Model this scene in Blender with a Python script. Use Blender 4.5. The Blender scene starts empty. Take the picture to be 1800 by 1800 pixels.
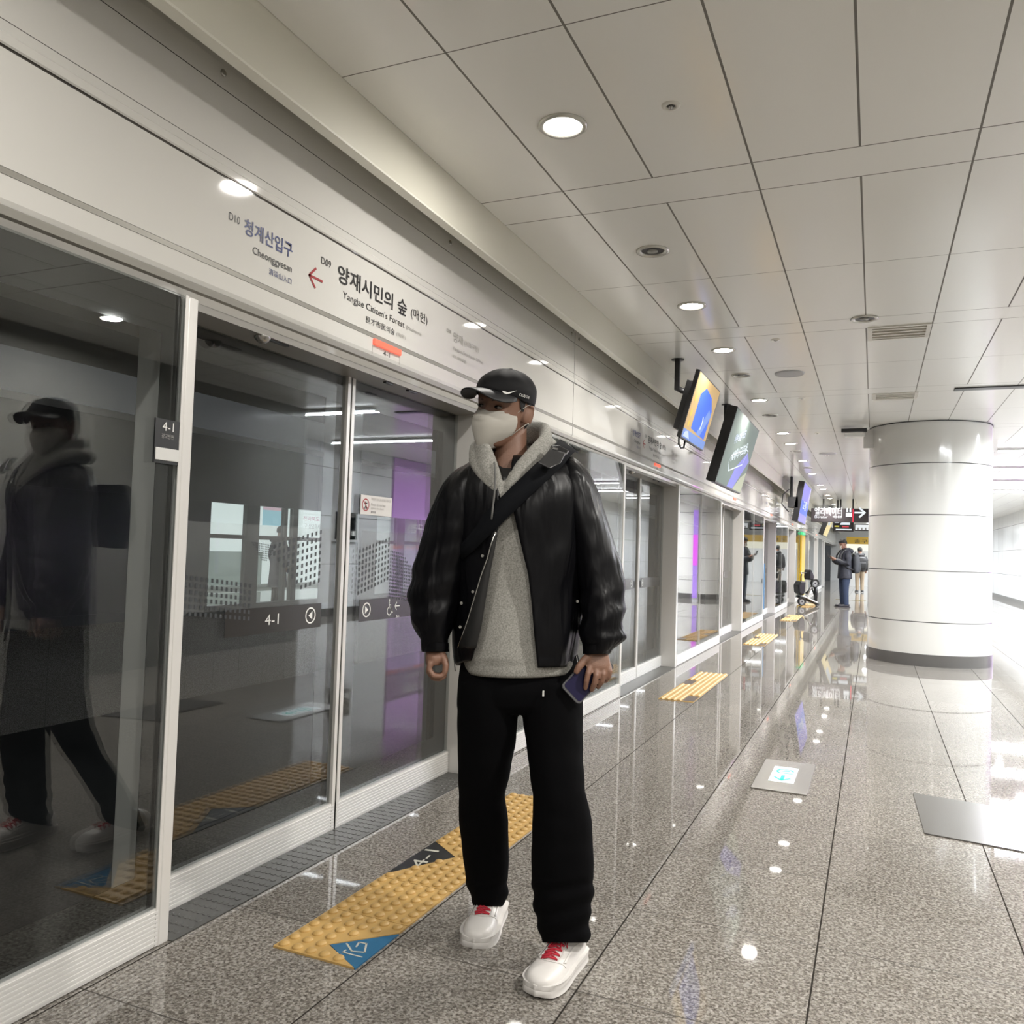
import bpy, bmesh, math, random
from mathutils import Vector, Matrix, noise
random.seed(7)
SC = bpy.context.scene
COL = SC.collection
# ------------------------------------------------------------------ camera
YAW, PIT, ROL, FPX, CH = -0.410773, 0.0438687, 0.031187, 1464.48, 1.24
cy, sy, cp, sp = math.cos(YAW), math.sin(YAW), math.cos(PIT), math.sin(PIT)
FW = Vector((sy*cp, cy*cp, sp)); _r = Vector((cy, -sy, 0)); _u = _r.cross(FW)
c_, s_ = math.cos(ROL), math.sin(ROL)
RT = c_*_r + s_*_u; UP = -s_*_r + c_*_u
CAM = Vector((0, 0, CH))
cd = bpy.data.cameras.new('camera'); co = bpy.data.objects.new('camera', cd); COL.objects.link(co)
cd.sensor_width = 36; cd.lens = FPX/1800*36; cd.clip_start = .05; cd.clip_end = 300
M = Matrix((RT, UP, -FW)).transposed().to_4x4(); M.translation = CAM; co.matrix_world = M
SC.camera = co
# ------------------------------------------------------------------ look
SC.view_settings.view_transform = 'Standard'; SC.view_settings.look = 'None'
SC.view_settings.gamma = 1; SC.view_settings.use_curve_mapping = False
SC.view_settings.exposure = 0.24
SC.cycles.max_bounces = 10; SC.cycles.transparent_max_bounces = 16; SC.cycles.glossy_bounces = 5
SC.cycles.diffuse_bounces = 4
SC.cycles.sample_clamp_indirect = 6
SC.cycles.caustics_reflective = False; SC.cycles.caustics_refractive = False
W = bpy.data.worlds.new('world'); SC.world = W; W.use_nodes = True
W.node_tree.nodes['Background'].inputs[0].default_value = (.9, .95, 1, 1)
W.node_tree.nodes['Background'].inputs[1].default_value = 0.05
WARM = (1.0, .96, .90); COOL = (.93, .965, 1.0)
def area(name, loc, w, h, power, col=WARM, disk=False, spread=170, rot=(0, 0, 0)):
    l = bpy.data.lights.new(name, 'AREA'); l.energy = power; l.color = col
    l.shape = 'DISK' if disk else 'RECTANGLE'; l.size = w
    if not disk: l.size_y = h
    l.spread = math.radians(spread)
    o = bpy.data.objects.new(name, l); o.location = loc; o.rotation_euler = rot; COL.objects.link(o)
    return o
HC = 2.93                       # ceiling height
LX = -1.156
LIGHTY = [-2.2, .45, 3.04, 5.607, 6.912, 9.26, 11.82, 12.95, 15.3, 17.7, 20.4, 21.6, 23.7, 25.0, 27.6, 30.2, 32.8]
for i, y in enumerate(LIGHTY):
    area('downlight_lamp', (LX, y, HC-.012), .13, 0, (20 if y < 1 else 13 if y < 4 else 20 if y < 8 else 38), WARM, True, 178 if y < 4 else 140)
for y in (-3.2, -.6, 2.0, 4.6): area('downlight_lamp', (1.45, y, HC-.012), .13, 0, 78 if y < 3 else 85, WARM, True)  # unseen row added as fill light for the posts and header
ROW2 = [14.6, 17.2, 19.9, 22.5, 25.2, 27.8, 30.4, 33, 36, 39, 42, 45]
# second row over the middle of the hall and the tubes of the far right side
for y in ROW2:
    area('downlight_lamp', (2.4, y, HC-.012), .13, 0, 85, COOL, True)
TUBES = [(2.0, 8.72, 1.3), (2.95, 11.35, 1.9), (2.6, 14.05, 1.9), (2.6, 16.7, 1.9), (2.6, 19.3, 1.9), (2.6, 21.9, 1.9), (1.7, 24.6, 1.9), (1.2, 29.5, 1.9), (.6, 34, 1.9), (.6, 38.5, 1.9), (.6, 43, 1.9), (.6, 47.5, 1.9)]  # last few tubes are added to brighten the far end
for x, y, L in TUBES:
    area('tube_lamp', (x, y, HC-.055), L, .05, 250, COOL, False)

# ------------------------------------------------------------------ pixel -> point
def ray(x, y): return FW + (x-900)/FPX*RT + (900-y)/FPX*UP
def on(x, y, ax, v):
    d = ray(x, y); return CAM + d*((v-CAM[ax])/d[ax])
def pd(x, y, d): return CAM + ray(x, y)*d

# ------------------------------------------------------------------ materials
MATS = {}
def mat(name, col, rough=.5, metal=0, spec=.5, emit=0, ecol=None, coat=0, bump=None, ior=1.5, build=None, sheen=0):
    if name in MATS: return MATS[name]
    m = bpy.data.materials.new(name); m.use_nodes = True; nt = m.node_tree
    b = nt.nodes['Principled BSDF']
    b.inputs['Base Color'].default_value = (*col, 1); b.inputs['Roughness'].default_value = rough
    b.inputs['Metallic'].default_value = metal; b.inputs['IOR'].default_value = ior
    b.inputs['Specular IOR Level'].default_value = spec
    b.inputs['Coat Weight'].default_value = coat; b.inputs['Coat Roughness'].default_value = .03
    if sheen: b.inputs['Sheen Weight'].default_value = sheen
    if emit:
        b.inputs['Emission Color'].default_value = (*(ecol or col), 1); b.inputs['Emission Strength'].default_value = emit
    # subtle procedural variation
    tc = nt.nodes.new('ShaderNodeTexCoord'); nz = nt.nodes.new('ShaderNodeTexNoise')
    nz.inputs['Scale'].default_value = bump[0] if bump else 40
    nz.inputs['Detail'].default_value = 3
    nt.links.new(tc.outputs['Object'], nz.inputs['Vector'])
    if bump:
        bp = nt.nodes.new('ShaderNodeBump'); bp.inputs['Strength'].default_value = bump[1]
        bp.inputs['Distance'].default_value = bump[2] if len(bump) > 2 else .01
        nt.links.new(nz.outputs['Fac'], bp.inputs['Height']); nt.links.new(bp.outputs[0], b.inputs['Normal'])
    if build: build(nt, b, tc, nz)
    MATS[name] = m
    return m
def mth(nt, op, a, b=None, c=None):
    n = nt.nodes.new('ShaderNodeMath'); n.operation = op
    for i, v in enumerate((a, b, c)):
        if v is None: continue
        if isinstance(v, (int, float)): n.inputs[i].default_value = v
        else: nt.links.new(v, n.inputs[i])
    return n.outputs[0]
def seam(nt, coord, x0, step, w):          # 1 on a seam line
    t = mth(nt, 'FRACT', mth(nt, 'DIVIDE', mth(nt, 'SUBTRACT', coord, x0-step*100), step))
    d = mth(nt, 'MINIMUM', t, mth(nt, 'SUBTRACT', 1, t))
    return mth(nt, 'LESS_THAN', d, w/step/2)
def mixc(nt, f, a, b):
    n = nt.nodes.new('ShaderNodeMix'); n.data_type = 'RGBA'
    nt.links.new(f, n.inputs[0])
    for v, s in ((a, 6), (b, 7)):
        if isinstance(v, tuple): n.inputs[s].default_value = (*v, 1)
        else: nt.links.new(v, n.inputs[s])
    return n.outputs[2]
def granite(nt, b, tc, nz):
    geo = nt.nodes.new('ShaderNodeNewGeometry'); sx = nt.nodes.new('ShaderNodeSeparateXYZ')
    nt.links.new(geo.outputs['Position'], sx.inputs[0])
    n1 = nt.nodes.new('ShaderNodeTexNoise'); n1.inputs['Scale'].default_value = 95; n1.inputs['Detail'].default_value = 4; n1.inputs['Roughness'].default_value = .65
    v = nt.nodes.new('ShaderNodeTexVoronoi'); v.inputs['Scale'].default_value = 150
    n2 = nt.nodes.new('ShaderNodeTexNoise'); n2.inputs['Scale'].default_value = 1.3
    for n in (n1, v, n2): nt.links.new(geo.outputs['Position'], n.inputs['Vector'])
    cr = nt.nodes.new('ShaderNodeValToRGB'); e = cr.color_ramp.elements
    e[0].position = .36; e[0].color = (.055, .049, .042, 1); e[1].position = .66; e[1].color = (.30, .278, .25, 1)
    k = cr.color_ramp.elements.new(.50); k.color = (.165, .152, .134, 1)
    nt.links.new(n1.outputs['Fac'], cr.inputs[0])
    sv = nt.nodes.new('ShaderNodeSeparateColor'); nt.links.new(v.outputs['Color'], sv.inputs[0])
    c1 = mixc(nt, mth(nt, 'MULTIPLY', mth(nt, 'GREATER_THAN', sv.outputs[0], .72), .45), cr.outputs[0], (.10, .085, .075))
    c1 = mixc(nt, mth(nt, 'MULTIPLY', mth(nt, 'LESS_THAN', sv.outputs[1], .25), .4), c1, (.40, .385, .36))
    # each slab a touch lighter or darker
    cb = nt.nodes.new('ShaderNodeCombineXYZ')
    nt.links.new(mth(nt, 'FLOOR', mth(nt, 'DIVIDE', mth(nt, 'ADD', sx.outputs[0], .152), .6047)), cb.inputs[0])
    nt.links.new(mth(nt, 'FLOOR', mth(nt, 'DIVIDE', mth(nt, 'SUBTRACT', sx.outputs[1], 1.69), .6065)), cb.inputs[1])
    wn = nt.nodes.new('ShaderNodeTexWhiteNoise'); nt.links.new(cb.outputs[0], wn.inputs['Vector'])
    hs = nt.nodes.new('ShaderNodeHueSaturation'); nt.links.new(c1, hs.inputs['Color'])
    nt.links.new(mth(nt, 'ADD', 1.0, mth(nt, 'MULTIPLY', wn.outputs['Value'], .14)), hs.inputs['Value'])
    s = mth(nt, 'MAXIMUM', seam(nt, sx.outputs[0], -.152, .6047, .0052), mth(nt, 'MULTIPLY', seam(nt, sx.outputs[1], 1.69, .6065, .0045), .8))
    nt.links.new(mixc(nt, s, hs.outputs[0], (.03, .027, .024)), b.inputs['Base Color'])
    nt.links.new(mth(nt, 'MULTIPLY', mth(nt, 'SUBTRACT', 1, s), .36), b.inputs['Specular IOR Level'])
    nt.links.new(mth(nt, 'ADD', mth(nt, 'MULTIPLY', s, .5), mth(nt, 'ADD', .012, mth(nt, 'MULTIPLY', n2.outputs['Fac'], .03))), b.inputs['Roughness'])
M_FLOOR = mat('polished_granite', (.3, .28, .25), .07, spec=.36, build=granite)
def ceilp(nt, b, tc, nz):
    geo = nt.nodes.new('ShaderNodeNewGeometry'); sx = nt.nodes.new('ShaderNodeSeparateXYZ')
    nt.links.new(geo.outputs['Position'], sx.inputs[0]); X, Y = sx.outputs[0], sx.outputs[1]
    P = 2.635
    a1 = seam(nt, Y, 3.615, P, .007); a2 = seam(nt, Y, 3.904, P, .007); a3 = seam(nt, Y, 5.078, P, .005)
    ax = seam(nt, X, -1.365, .864, .009)
    ph = mth(nt, 'FRACT', mth(nt, 'DIVIDE', mth(nt, 'SUBTRACT', Y, 3.615-P*100), P))
    instrip = mth(nt, 'LESS_THAN', ph, .289/P)
    bx = mth(nt, 'MULTIPLY', seam(nt, X, -.935, .864, .009), mth(nt, 'SUBTRACT', 1, instrip))
    s = mth(nt, 'MAXIMUM', mth(nt, 'MAXIMUM', a1, a2), mth(nt, 'MAXIMUM', a3, mth(nt, 'MAXIMUM', ax, bx)))
    nt.links.new(mixc(nt, s, (.86, .855, .82), (.17, .16, .14)), b.inputs['Base Color'])
    nt.links.new(mth(nt, 'ADD', .16, mth(nt, 'MULTIPLY', s, .5)), b.inputs['Roughness'])
M_CEIL = mat('ceiling_panels', (.7, .68, .63), .16, spec=.5, build=ceilp)
M_WHITE = mat('enamelled_white_panel', (.72, .70, .655), .09, spec=.5, coat=.6)
M_FASC = mat('cream_fascia', (.66, .645, .56), .35)
M_POST = mat('satin_aluminium', (.66, .645, .62), .3, metal=.15)
M_SILL = mat('brushed_aluminium', (.74, .73, .71), .3, metal=.25)
M_DARK = mat('dark_gap', (.03, .03, .028), .6)
M_GREY = mat('grey_soffit', (.26, .25, .23), .4)
M_LINE = mat('groove_grey', (.30, .29, .26), .4, metal=.3)
M_FRIT = mat('black_glass_border', (.006, .007, .007), .03, spec=.8)
M_BLACK = mat('black_plastic', (.012, .012, .013), .35)
M_DKMET = mat('dark_metal', (.04, .04, .042), .4, metal=.4)
M_STEEL = mat('stainless_steel', (.42, .41, .39), .25, metal=.9)
M_TREAD = mat('dark_tread_plate', (.06, .06, .057), .28, spec=.6)
M_YEL = mat('tactile_yellow', (.44, .28, .095), .4)
M_BLUE = mat('blue_plate', (.02, .115, .23), .3)
M_BLK2 = mat('black_plate', (.012, .013, .014), .35)
M_BROWN = mat('bare_metal_patch', (.12, .10, .085), .35, metal=.5)
M_LENS = mat('lamp_lens', (1, 1, 1), .3, emit=22, ecol=(1, .97, .9))
M_TUBE = mat('tube_glow', (1, 1, 1), .3, emit=14, ecol=(.93, .97, 1))
M_REDL = mat('red_lamp', (.9, .12, .07), .3, emit=.55, ecol=(1, .16, .09))
M_TEXTK = mat('black_lettering', (.015, .014, .014), .5)
M_TEXTB = mat('blue_lettering', (.018, .035, .15), .5)
M_TEXTR = mat('red_lettering', (.33, .02, .025), .5)
M_TEXTG = mat('grey_lettering', (.33, .32, .30), .5)
M_TEXTW = mat('white_lettering', (.75, .75, .72), .5)
M_LITW = mat('lit_white', (.2, .2, .2), .5, emit=.75, ecol=(.85, .93, 1))
M_PAVE = mat('column_cladding', (.62, .61, .58), .13, spec=.5, coat=.3)
M_SKIRT = mat('dark_stone_skirting', (.10, .095, .09), .15)
M_WALLG = mat('grey_wall_cladding', (.66, .67, .67), .2)
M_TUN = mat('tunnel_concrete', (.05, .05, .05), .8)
def glassmat(name, tint, ior, haze=0):
    m = bpy.data.materials.new(name); m.use_nodes = True; nt = m.node_tree; nt.nodes.clear()
    o = nt.nodes.new('ShaderNodeOutputMaterial'); t = nt.nodes.new('ShaderNodeBsdfTransparent'); g = nt.nodes.new('ShaderNodeBsdfGlossy')
    t.inputs[0].default_value = (*tint, 1); g.inputs['Roughness'].default_value = .0
    f = nt.nodes.new('ShaderNodeFresnel'); ge = nt.nodes.new('ShaderNodeNewGeometry')
    nt.links.new(mth(nt, 'ADD', ior, mth(nt, 'MULTIPLY', ge.outputs['Backfacing'], 1/ior-ior)), f.inputs['IOR'])
    x = nt.nodes.new('ShaderNodeMixShader'); nt.links.new(f.outputs[0], x.inputs[0]); nt.links.new(t.outputs[0], x.inputs[1]); nt.links.new(g.outputs[0], x.inputs[2])
    nt.links.new(x.outputs[0], o.inputs[0]); MATS[name] = m; return m
M_GLASS = glassmat('clear_door_glass', (.90, .92, .92), 1.85)
M_GLASSF = glassmat('clear_opposite_glass', (.93, .95, .95), 1.3)

# ------------------------------------------------------------------ builders
class MB:
    def __init__(s): s.v = []; s.f = []
    def add(s, vs, fs):
        k = len(s.v); s.v += [Vector(v) for v in vs]; s.f += [tuple(i+k for i in f) for f in fs]; return s
    def box(s, x0, x1, y0, y1, z0, z1):
        return s.add([(x, y, z) for z in (z0, z1) for y in (y0, y1) for x in (x0, x1)],
                     [(0, 2, 3, 1), (4, 5, 7, 6), (0, 1, 5, 4), (2, 6, 7, 3), (0, 4, 6, 2), (1, 3, 7, 5)])
    def cyl(s, a, b, r, n=20, r2=None, cap=True):
        a = Vector(a); b = Vector(b); d = (b-a).normalized()
        u = d.orthogonal().normalized(); w = d.cross(u); r2 = r if r2 is None else r2
        vs = [a+(u*math.cos(t)+w*math.sin(t))*r for t in [2*math.pi*i/n for i in range(n)]] + \
             [b+(u*math.cos(t)+w*math.sin(t))*r2 for t in [2*math.pi*i/n for i in range(n)]]
        fs = [(i, (i+1) % n, n+(i+1) % n, n+i) for i in range(n)]
        if cap: fs += [tuple(range(n))[::-1], tuple(range(n, 2*n))]
        return s.add(vs, fs)
    def lathe(s, prof, c=(0, 0, 0), n=32, ax='Z', a0=0, a1=2*math.pi):
        c = Vector(c); full = abs(a1-a0-2*math.pi) < 1e-6; m = n if full else n+1
        vs = []
        for r, h in prof:
            for i in range(m):
                t = a0+(a1-a0)*i/n
                p = (r*math.cos(t), r*math.sin(t), h)
                if ax == 'X': p = (h, p[0], p[1])
                if ax == 'Y': p = (p[0], h, p[1])
                vs.append(c+Vector(p))
        fs = []
        for j in range(len(prof)-1):
            for i in range(n):
                k = (i+1) % m
                fs.append((j*m+i, j*m+k, (j+1)*m+k, (j+1)*m+i))
        return s.add(vs, fs)
    def prism(s, pts, n):      # polygon extruded by vector n
        k = len(pts); n = Vector(n); pts = [Vector(p) for p in pts]
        return s.add(pts+[p+n for p in pts], [tuple(range(k))[::-1], tuple(range(k, 2*k))]+[(i, (i+1) % k, k+(i+1) % k, k+i) for i in range(k)])
    def sweep(s, pts, ra, rb=None, n=12, up=None, closed=False, cap=True, tw=0):
        pts = [Vector(p) for p in pts]; N = len(pts)
        if not isinstance(ra, (list, tuple)): ra = [ra]*N
        if rb is None: rb = ra
        if not isinstance(rb, (list, tuple)): rb = [rb]*N
        u = None; vs = []
        for i, p in enumerate(pts):
            if closed: d = (pts[(i+1) % N]-pts[i-1]).normalized()
            else: d = (pts[min(i+1, N-1)]-pts[max(i-1, 0)]).normalized()
            if u is None or up is not None:
                u = (Vector(up) if up is not None else d.orthogonal())
            u = (u-d*u.dot(d)).normalized(); w = d.cross(u)
            for k in range(n):
                t = 2*math.pi*k/n
                vs.append(p+u*math.cos(t)*ra[i]+w*math.sin(t)*rb[i])
        fs = []
        for i in range(N if closed else N-1):
            j = (i+1) % N
            for k in range(n): fs.append((i*n+k, i*n+(k+1) % n, j*n+(k+1) % n, j*n+k))
        if cap and not closed: fs += [tuple(range(n))[::-1], tuple((N-1)*n+k for k in range(n))]
        return s.add(vs, fs)
    def build(s, name, m, parent=None, smooth=False, kind=None, bevel=0, label=None, **tags):
        me = bpy.data.meshes.new(name); me.from_pydata([tuple(v) for v in s.v], [], s.f)
        bm = bmesh.new(); bm.from_mesh(me); bmesh.ops.recalc_face_normals(bm, faces=bm.faces); bm.to_mesh(me); bm.free()
        me.update(); me.materials.append(m)
        if smooth: me.polygons.foreach_set('use_smooth', [True]*len(me.polygons))
        o = bpy.data.objects.new(name, me); COL.objects.link(o)
        if parent is not None:
            o.parent = parent; o.matrix_parent_inverse = world(parent).inverted()
        if bevel:
            b = o.modifiers.new('b', 'BEVEL'); b.width = bevel; b.segments = 2; b.limit_method = 'ANGLE'
        if smooth == 'auto':
            try: me.set_sharp_from_angle(angle=math.radians(35))
            except Exception: pass
        if kind: o['kind'] = kind
        if label: o['label'] = label
        for k, v in tags.items(): o[k] = v
        return o
def world(o):
    m = Matrix.LocRotScale(o.location, o.rotation_euler, o.scale)
    return (world(o.parent) @ o.matrix_parent_inverse @ m) if o.parent else m
def thing(name, label, cat, loc=(0, 0, 0), group=None):
    o = bpy.data.objects.new(name, None); COL.objects.link(o); o.location = loc; o.empty_display_size = .1
    o['label'] = label; o['category'] = cat
    if group: o['group'] = group
    return o
def tag(o, label, cat, group=None):
    o['label'] = label; o['category'] = cat
    if group: o['group'] = group
    return o
def dup(root, off, label=None, rot=None):
    off = Vector(off)
    r = root.copy(); COL.objects.link(r); r.location = Vector(root.location)+off
    if label: r['label'] = label
    def rec(src, dst):
        for ch in [c for c in src.children]:
            mi = ch.matrix_parent_inverse.copy(); c = ch.copy(); COL.objects.link(c); c.parent = dst; c.matrix_parent_inverse = mi
            rec(ch, c)
    rec(root, r); return r
def box(name, x0, x1, y0, y1, z0, z1, m, parent=None, **k): return MB().box(x0, x1, y0, y1, z0, z1).build(name, m, parent, **k)
def struct(name, mb, m, **k): return mb.build(name, m, None, kind='structure', **k)
_tc = {}
def text(s, p0, ux, uy, w, h, m, parent, name='lettering', depth=.0006, keep=False, bold=0):
    """lettering whose box starts at p0 and runs w along ux and h along uy"""
    ux = Vector(ux); uy = Vector(uy); p0 = Vector(p0)
    key = (s, bold)
    if key not in _tc:
        c = bpy.data.curves.new('t', 'FONT'); c.body = s; c.resolution_u = 3; c.offset = bold
        o = bpy.data.objects.new('t', c); COL.objects.link(o)
        me = bpy.data.meshes.new_from_object(o.evaluated_get(bpy.context.evaluated_depsgraph_get()))
        bpy.data.objects.remove(o); bpy.data.curves.remove(c)
        _tc[key] = me
    me = _tc[key]
    xs = [v.co.x for v in me.vertices]; ys = [v.co.y for v in me.vertices]
    x0, x1, y0, y1 = min(xs), max(xs), min(ys), max(ys)
    sx, syy = w/(x1-x0), h/(y1-y0)
    if keep: sx = syy
    nn = ux.cross(uy)*depth
    mb = MB().add([p0+ux*((v.co.x-x0)*sx)+uy*((v.co.y-y0)*syy)+nn for v in me.vertices], [tuple(p.vertices) for p in me.polygons])
    me2 = bpy.data.meshes.new(name); me2.from_pydata([tuple(v) for v in mb.v], [], mb.f); me2.materials.append(m)
    o = bpy.data.objects.new(name, me2); COL.objects.link(o)
    if parent is not None: o.parent = parent; o.matrix_parent_inverse = world(parent).inverted()
    return o
YD, ZD = Vector((0, 1, 0)), Vector((0, 0, 1))
def wtext(s, y0, y1, z0, z1, m, parent, x=-1.98, **k):      # lettering on the door wall, read from the platform
    return text(s, (x+.0012, y0, z0), YD, ZD, y1-y0, z1-z0, m, parent, **k)

XF, XD = -1.98, -2.138        # front plane of the screen wall, plane of the sliding doors
NEAR, FAR = -6.0, 52.0
# ================================================================== SETTING
struct('floor', MB().box(-2.32, 7.5, NEAR, FAR, -.3, 0), M_FLOOR)
struct('ceiling', MB().box(-1.79, 7.5, NEAR, FAR, HC, HC+.1), M_CEIL)
# fascia that closes the ceiling edge, thin bright lip at its foot
struct('trim_1', MB().box(-1.83, -1.792, NEAR, FAR, 2.712, HC+.1), M_FASC)
struct('trim_2', MB().box(-1.835, -1.789, NEAR, FAR, 2.702, 2.711), mat('fascia_lip', (.75, .74, .66), .3))
struct('trim_bounce_board', MB().box(-2.2, -1.8305, NEAR, FAR, HC, HC+.1), M_FASC)  # board added over the header gap to bounce light onto the upper panel
# wall above the doors: upper panel, groove lines, name board band, lower strip
def panelled(nt, b, tc, nz):
    geo = nt.nodes.new('ShaderNodeNewGeometry'); sx = nt.nodes.new('ShaderNodeSeparateXYZ')
    nt.links.new(geo.outputs['Position'], sx.inputs[0]); Y, Z = sx.outputs[1], sx.outputs[2]
    s = seam(nt, Y, 5.58, 5.0, .006)
    for z, w in ((2.721, .003), (2.503, .0022), (2.437, .007)):
        s = mth(nt, 'MAXIMUM', s, mth(nt, 'LESS_THAN', mth(nt, 'ABSOLUTE', mth(nt, 'SUBTRACT', Z, z)), w/2))
    nt.links.new(mixc(nt, s, (.66, .65, .62), (.05, .045, .04)), b.inputs['Base Color'])
M_HEAD = mat('header_panels', (.62, .61, .58), .05, coat=.25, build=panelled)
h = MB()
pr = [(XF-.12, 2.86), (XF-.012, 2.86), (XF-.012, 2.81), (XF, 2.80), (XF, 2.475), (XF+.006, 2.468), (XF+.006, 2.445), (XF, 2.438), (XF, 2.143), (XF-.012, 2.139), (XF-.012, 2.128), (XF, 2.124),
      (XF, 2.064), (XF-.006, 2.05), (XF-.014, 2.024), (XF-.03, 2.0), (XF-.30, 2.0), (XF-.30, 2.86)]
for y0 in range(0, 1):
    h.prism([(x, NEAR, z) for x, z in pr], (0, FAR-NEAR, 0))
struct('wall_left', h, M_HEAD)
struct('trim_4', MB().box(XF-.0005, XF+.0015, NEAR, FAR, 2.1245, 2.141), M_LINE)
struct('trim_5', MB().prism([(XF-.003, NEAR, 2.026), (XF+.001, NEAR, 2.046), (XF-.004, NEAR, 2.05), (XF-.02, NEAR, 2.02)], (0, FAR-NEAR, 0)), M_LINE)
struct('trim_6', MB().box(-2.5, XF-.03, NEAR, FAR, 1.975, 1.9995), M_GREY)
# right side of the hall: dark stair enclosure, grey wall, purple wall, far wall, wall behind
struct('wall_stair', MB().box(2.35, 7.4, -5.9, 8.62, 0, HC), mat('dark_stair_cladding', (.25, .25, .235), .22))
def wallp(nt, b, tc, nz):
    geo = nt.nodes.new('ShaderNodeNewGeometry'); sx = nt.nodes.new('ShaderNodeSeparateXYZ')
    nt.links.new(geo.outputs['Position'], sx.inputs[0])
    s = mth(nt, 'MAXIMUM', seam(nt, sx.outputs[2], .88, .82, .012), seam(nt, sx.outputs[1], 12.6, 1.2, .01))
    nt.links.new(mixc(nt, s, (.66, .67, .68), (.12, .12, .12)), b.inputs['Base Color'])
M_WP = mat('grey_wall_panels', (.5, .5, .5), .15, build=wallp)
struct('wall_right', MB().box(4.2, 4.5, 8.62, FAR, 0, HC), M_WP)
struct('baseboard_right', MB().box(4.17, 4.2, 8.62, FAR, 0, .13), M_SKIRT)
struct('wall_back', MB().box(-2.3, 7.5, FAR-.2, FAR, 0, HC), M_WALLG)
struct('wall_near', MB().box(-2.3, 7.5, NEAR, NEAR+.2, 0, HC), mat('dark_stair_cladding', (.25, .25, .235), .22))
# tunnel beyond the doors, opposite platform
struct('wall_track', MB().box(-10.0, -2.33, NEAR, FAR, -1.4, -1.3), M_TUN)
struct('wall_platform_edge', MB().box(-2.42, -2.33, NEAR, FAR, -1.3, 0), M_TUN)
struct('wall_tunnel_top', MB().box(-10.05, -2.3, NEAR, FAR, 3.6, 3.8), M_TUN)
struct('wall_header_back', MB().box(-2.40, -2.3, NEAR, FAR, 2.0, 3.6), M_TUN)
struct('floor_opposite', MB().box(-15, -10.0, NEAR, FAR, -1.3, 0), M_FLOOR)
struct('ceiling_opposite', MB().box(-15, -10.0, NEAR, FAR, HC, HC+.1), mat('opp_ceiling', (.6, .6, .58), .4))
struct('wall_opposite', MB().box(-15.1, -15, NEAR, FAR, 0, HC), mat('opp_wall', (.62, .66, .64), .4))
for y in (6, 11, 16, 23):
    area('opposite_lamp', (-12.4, y, HC-.03), .3, 3.0, 95, COOL, False)

# ------------------------------------------------------------------ glass frit and film of one sliding leaf
def leaf(parent, y0, y1, joint_side):
    """one sliding leaf between y0 and y1; joint_side +1: meets its twin at y1"""
    d = MB(); x0, x1 = XD-.034, XD
    root = MB().box(x0-.004, x1+.006, y0, y1, .004, .118)       # bottom rail, ribbed
    for i in range(8): root.box(x1+.006, x1+.0095, y0+.004, y1-.004, .012+i*.013, .019+i*.013)
    bz0, bz1 = .118, 1.975
    L = root.build('door_leaf', M_SILL, parent)
    ys = y1 if joint_side > 0 else y0
    st = MB().box(x0-.004, x1+.008, ys-(.022 if joint_side > 0 else 0), ys+(0 if joint_side > 0 else .022), .004, bz1)
    st.build('meeting_stile', M_POST, L)
    gs = MB().box(x0-.002, x1+.003, ys-(.0 if joint_side > 0 else .012), ys+(.012 if joint_side > 0 else 0), .004, bz1)
    gs.build('rubber_seal', M_BLACK, L)
    a, b = (y0, y1-.022) if joint_side > 0 else (y0+.022, y1)
    fy0, fy1 = (a+.02, b-.115) if joint_side > 0 else (a+.115, b-.13)
    MB().box(x0+.012, x1-.006, a, b, bz0, bz1).build('glass_pane', M_GLASS, L)
    fr = MB()
    for (p, q, r, s) in ((a, b, bz0, .215), (a, b, 1.862, bz1), (a, fy0, .215, 1.862), (fy1, b, .215, 1.862)):
        fr.box(x0+.008, x0+.0115, p, q, r, s)
    fr.build('black_border', M_FRIT, L)
    return L, fy0, fy1
M_DOT = mat('grey_film', (.20, .215, .215), .5)
M_DOTD = mat('dark_dot_film', (.035, .04, .042), .5)
def film_mat():
    m = bpy.data.materials.new('frosted_film'); m.use_nodes = True; nt = m.node_tree; nt.nodes.clear()
    o = nt.nodes.new('ShaderNodeOutputMaterial'); t = nt.nodes.new('ShaderNodeBsdfTransparent'); g = nt.nodes.new('ShaderNodeBsdfDiffuse')
    g.inputs[0].default_value = (.5, .52, .52, 1)
    x = nt.nodes.new('ShaderNodeMixShader'); x.inputs[0].default_value = .14
    nt.links.new(t.outputs[0], x.inputs[1]); nt.links.new(g.outputs[0], x.inputs[2]); nt.links.new(x.outputs[0], o.inputs[0]); return m
M_FILM = film_mat()
M_BELT = mat('dark_belt_film', (.028, .025, .022), .2)
def dots(parent, y0, y1, z0, z1, sh, keep, size=.011, pitch=.0245):
    mb = MB(); x = XD-.004
    ny = int((y1-y0)/pitch); nz_ = int((z1-z0)/pitch)
    for i in range(ny):
        for j in range(nz_):
            y = y0+(i+.5)*pitch; z = z0+(j+.5)*pitch+(y-y0)*sh
            if not keep((y-y0)/(y1-y0), (z-z0)/(z1-z0)): continue
            mb.add([(x, y-size/2, z-size*.65-size/2*sh), (x, y+size/2, z-size*.65+size/2*sh), (x, y+size/2, z+size*.65+size/2*sh), (x, y-size/2, z+size*.65-size/2*sh)], [(0, 1, 2, 3)])
    return mb.build('dot_pattern', M_DOTD, parent)
def ring(c, r0, r1, ux, uy, n=28):
    vs = []; c = Vector(c)
    for i in range(n):
        t = 2*math.pi*i/n; d = Vector(ux)*math.cos(t)+Vector(uy)*math.sin(t); vs += [c+d*r0, c+d*r1]
    return MB().add(vs, [(2*i, 2*i+1, (2*i+3) % (2*n), (2*i+2) % (2*n)) for i in range(n)])
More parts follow.
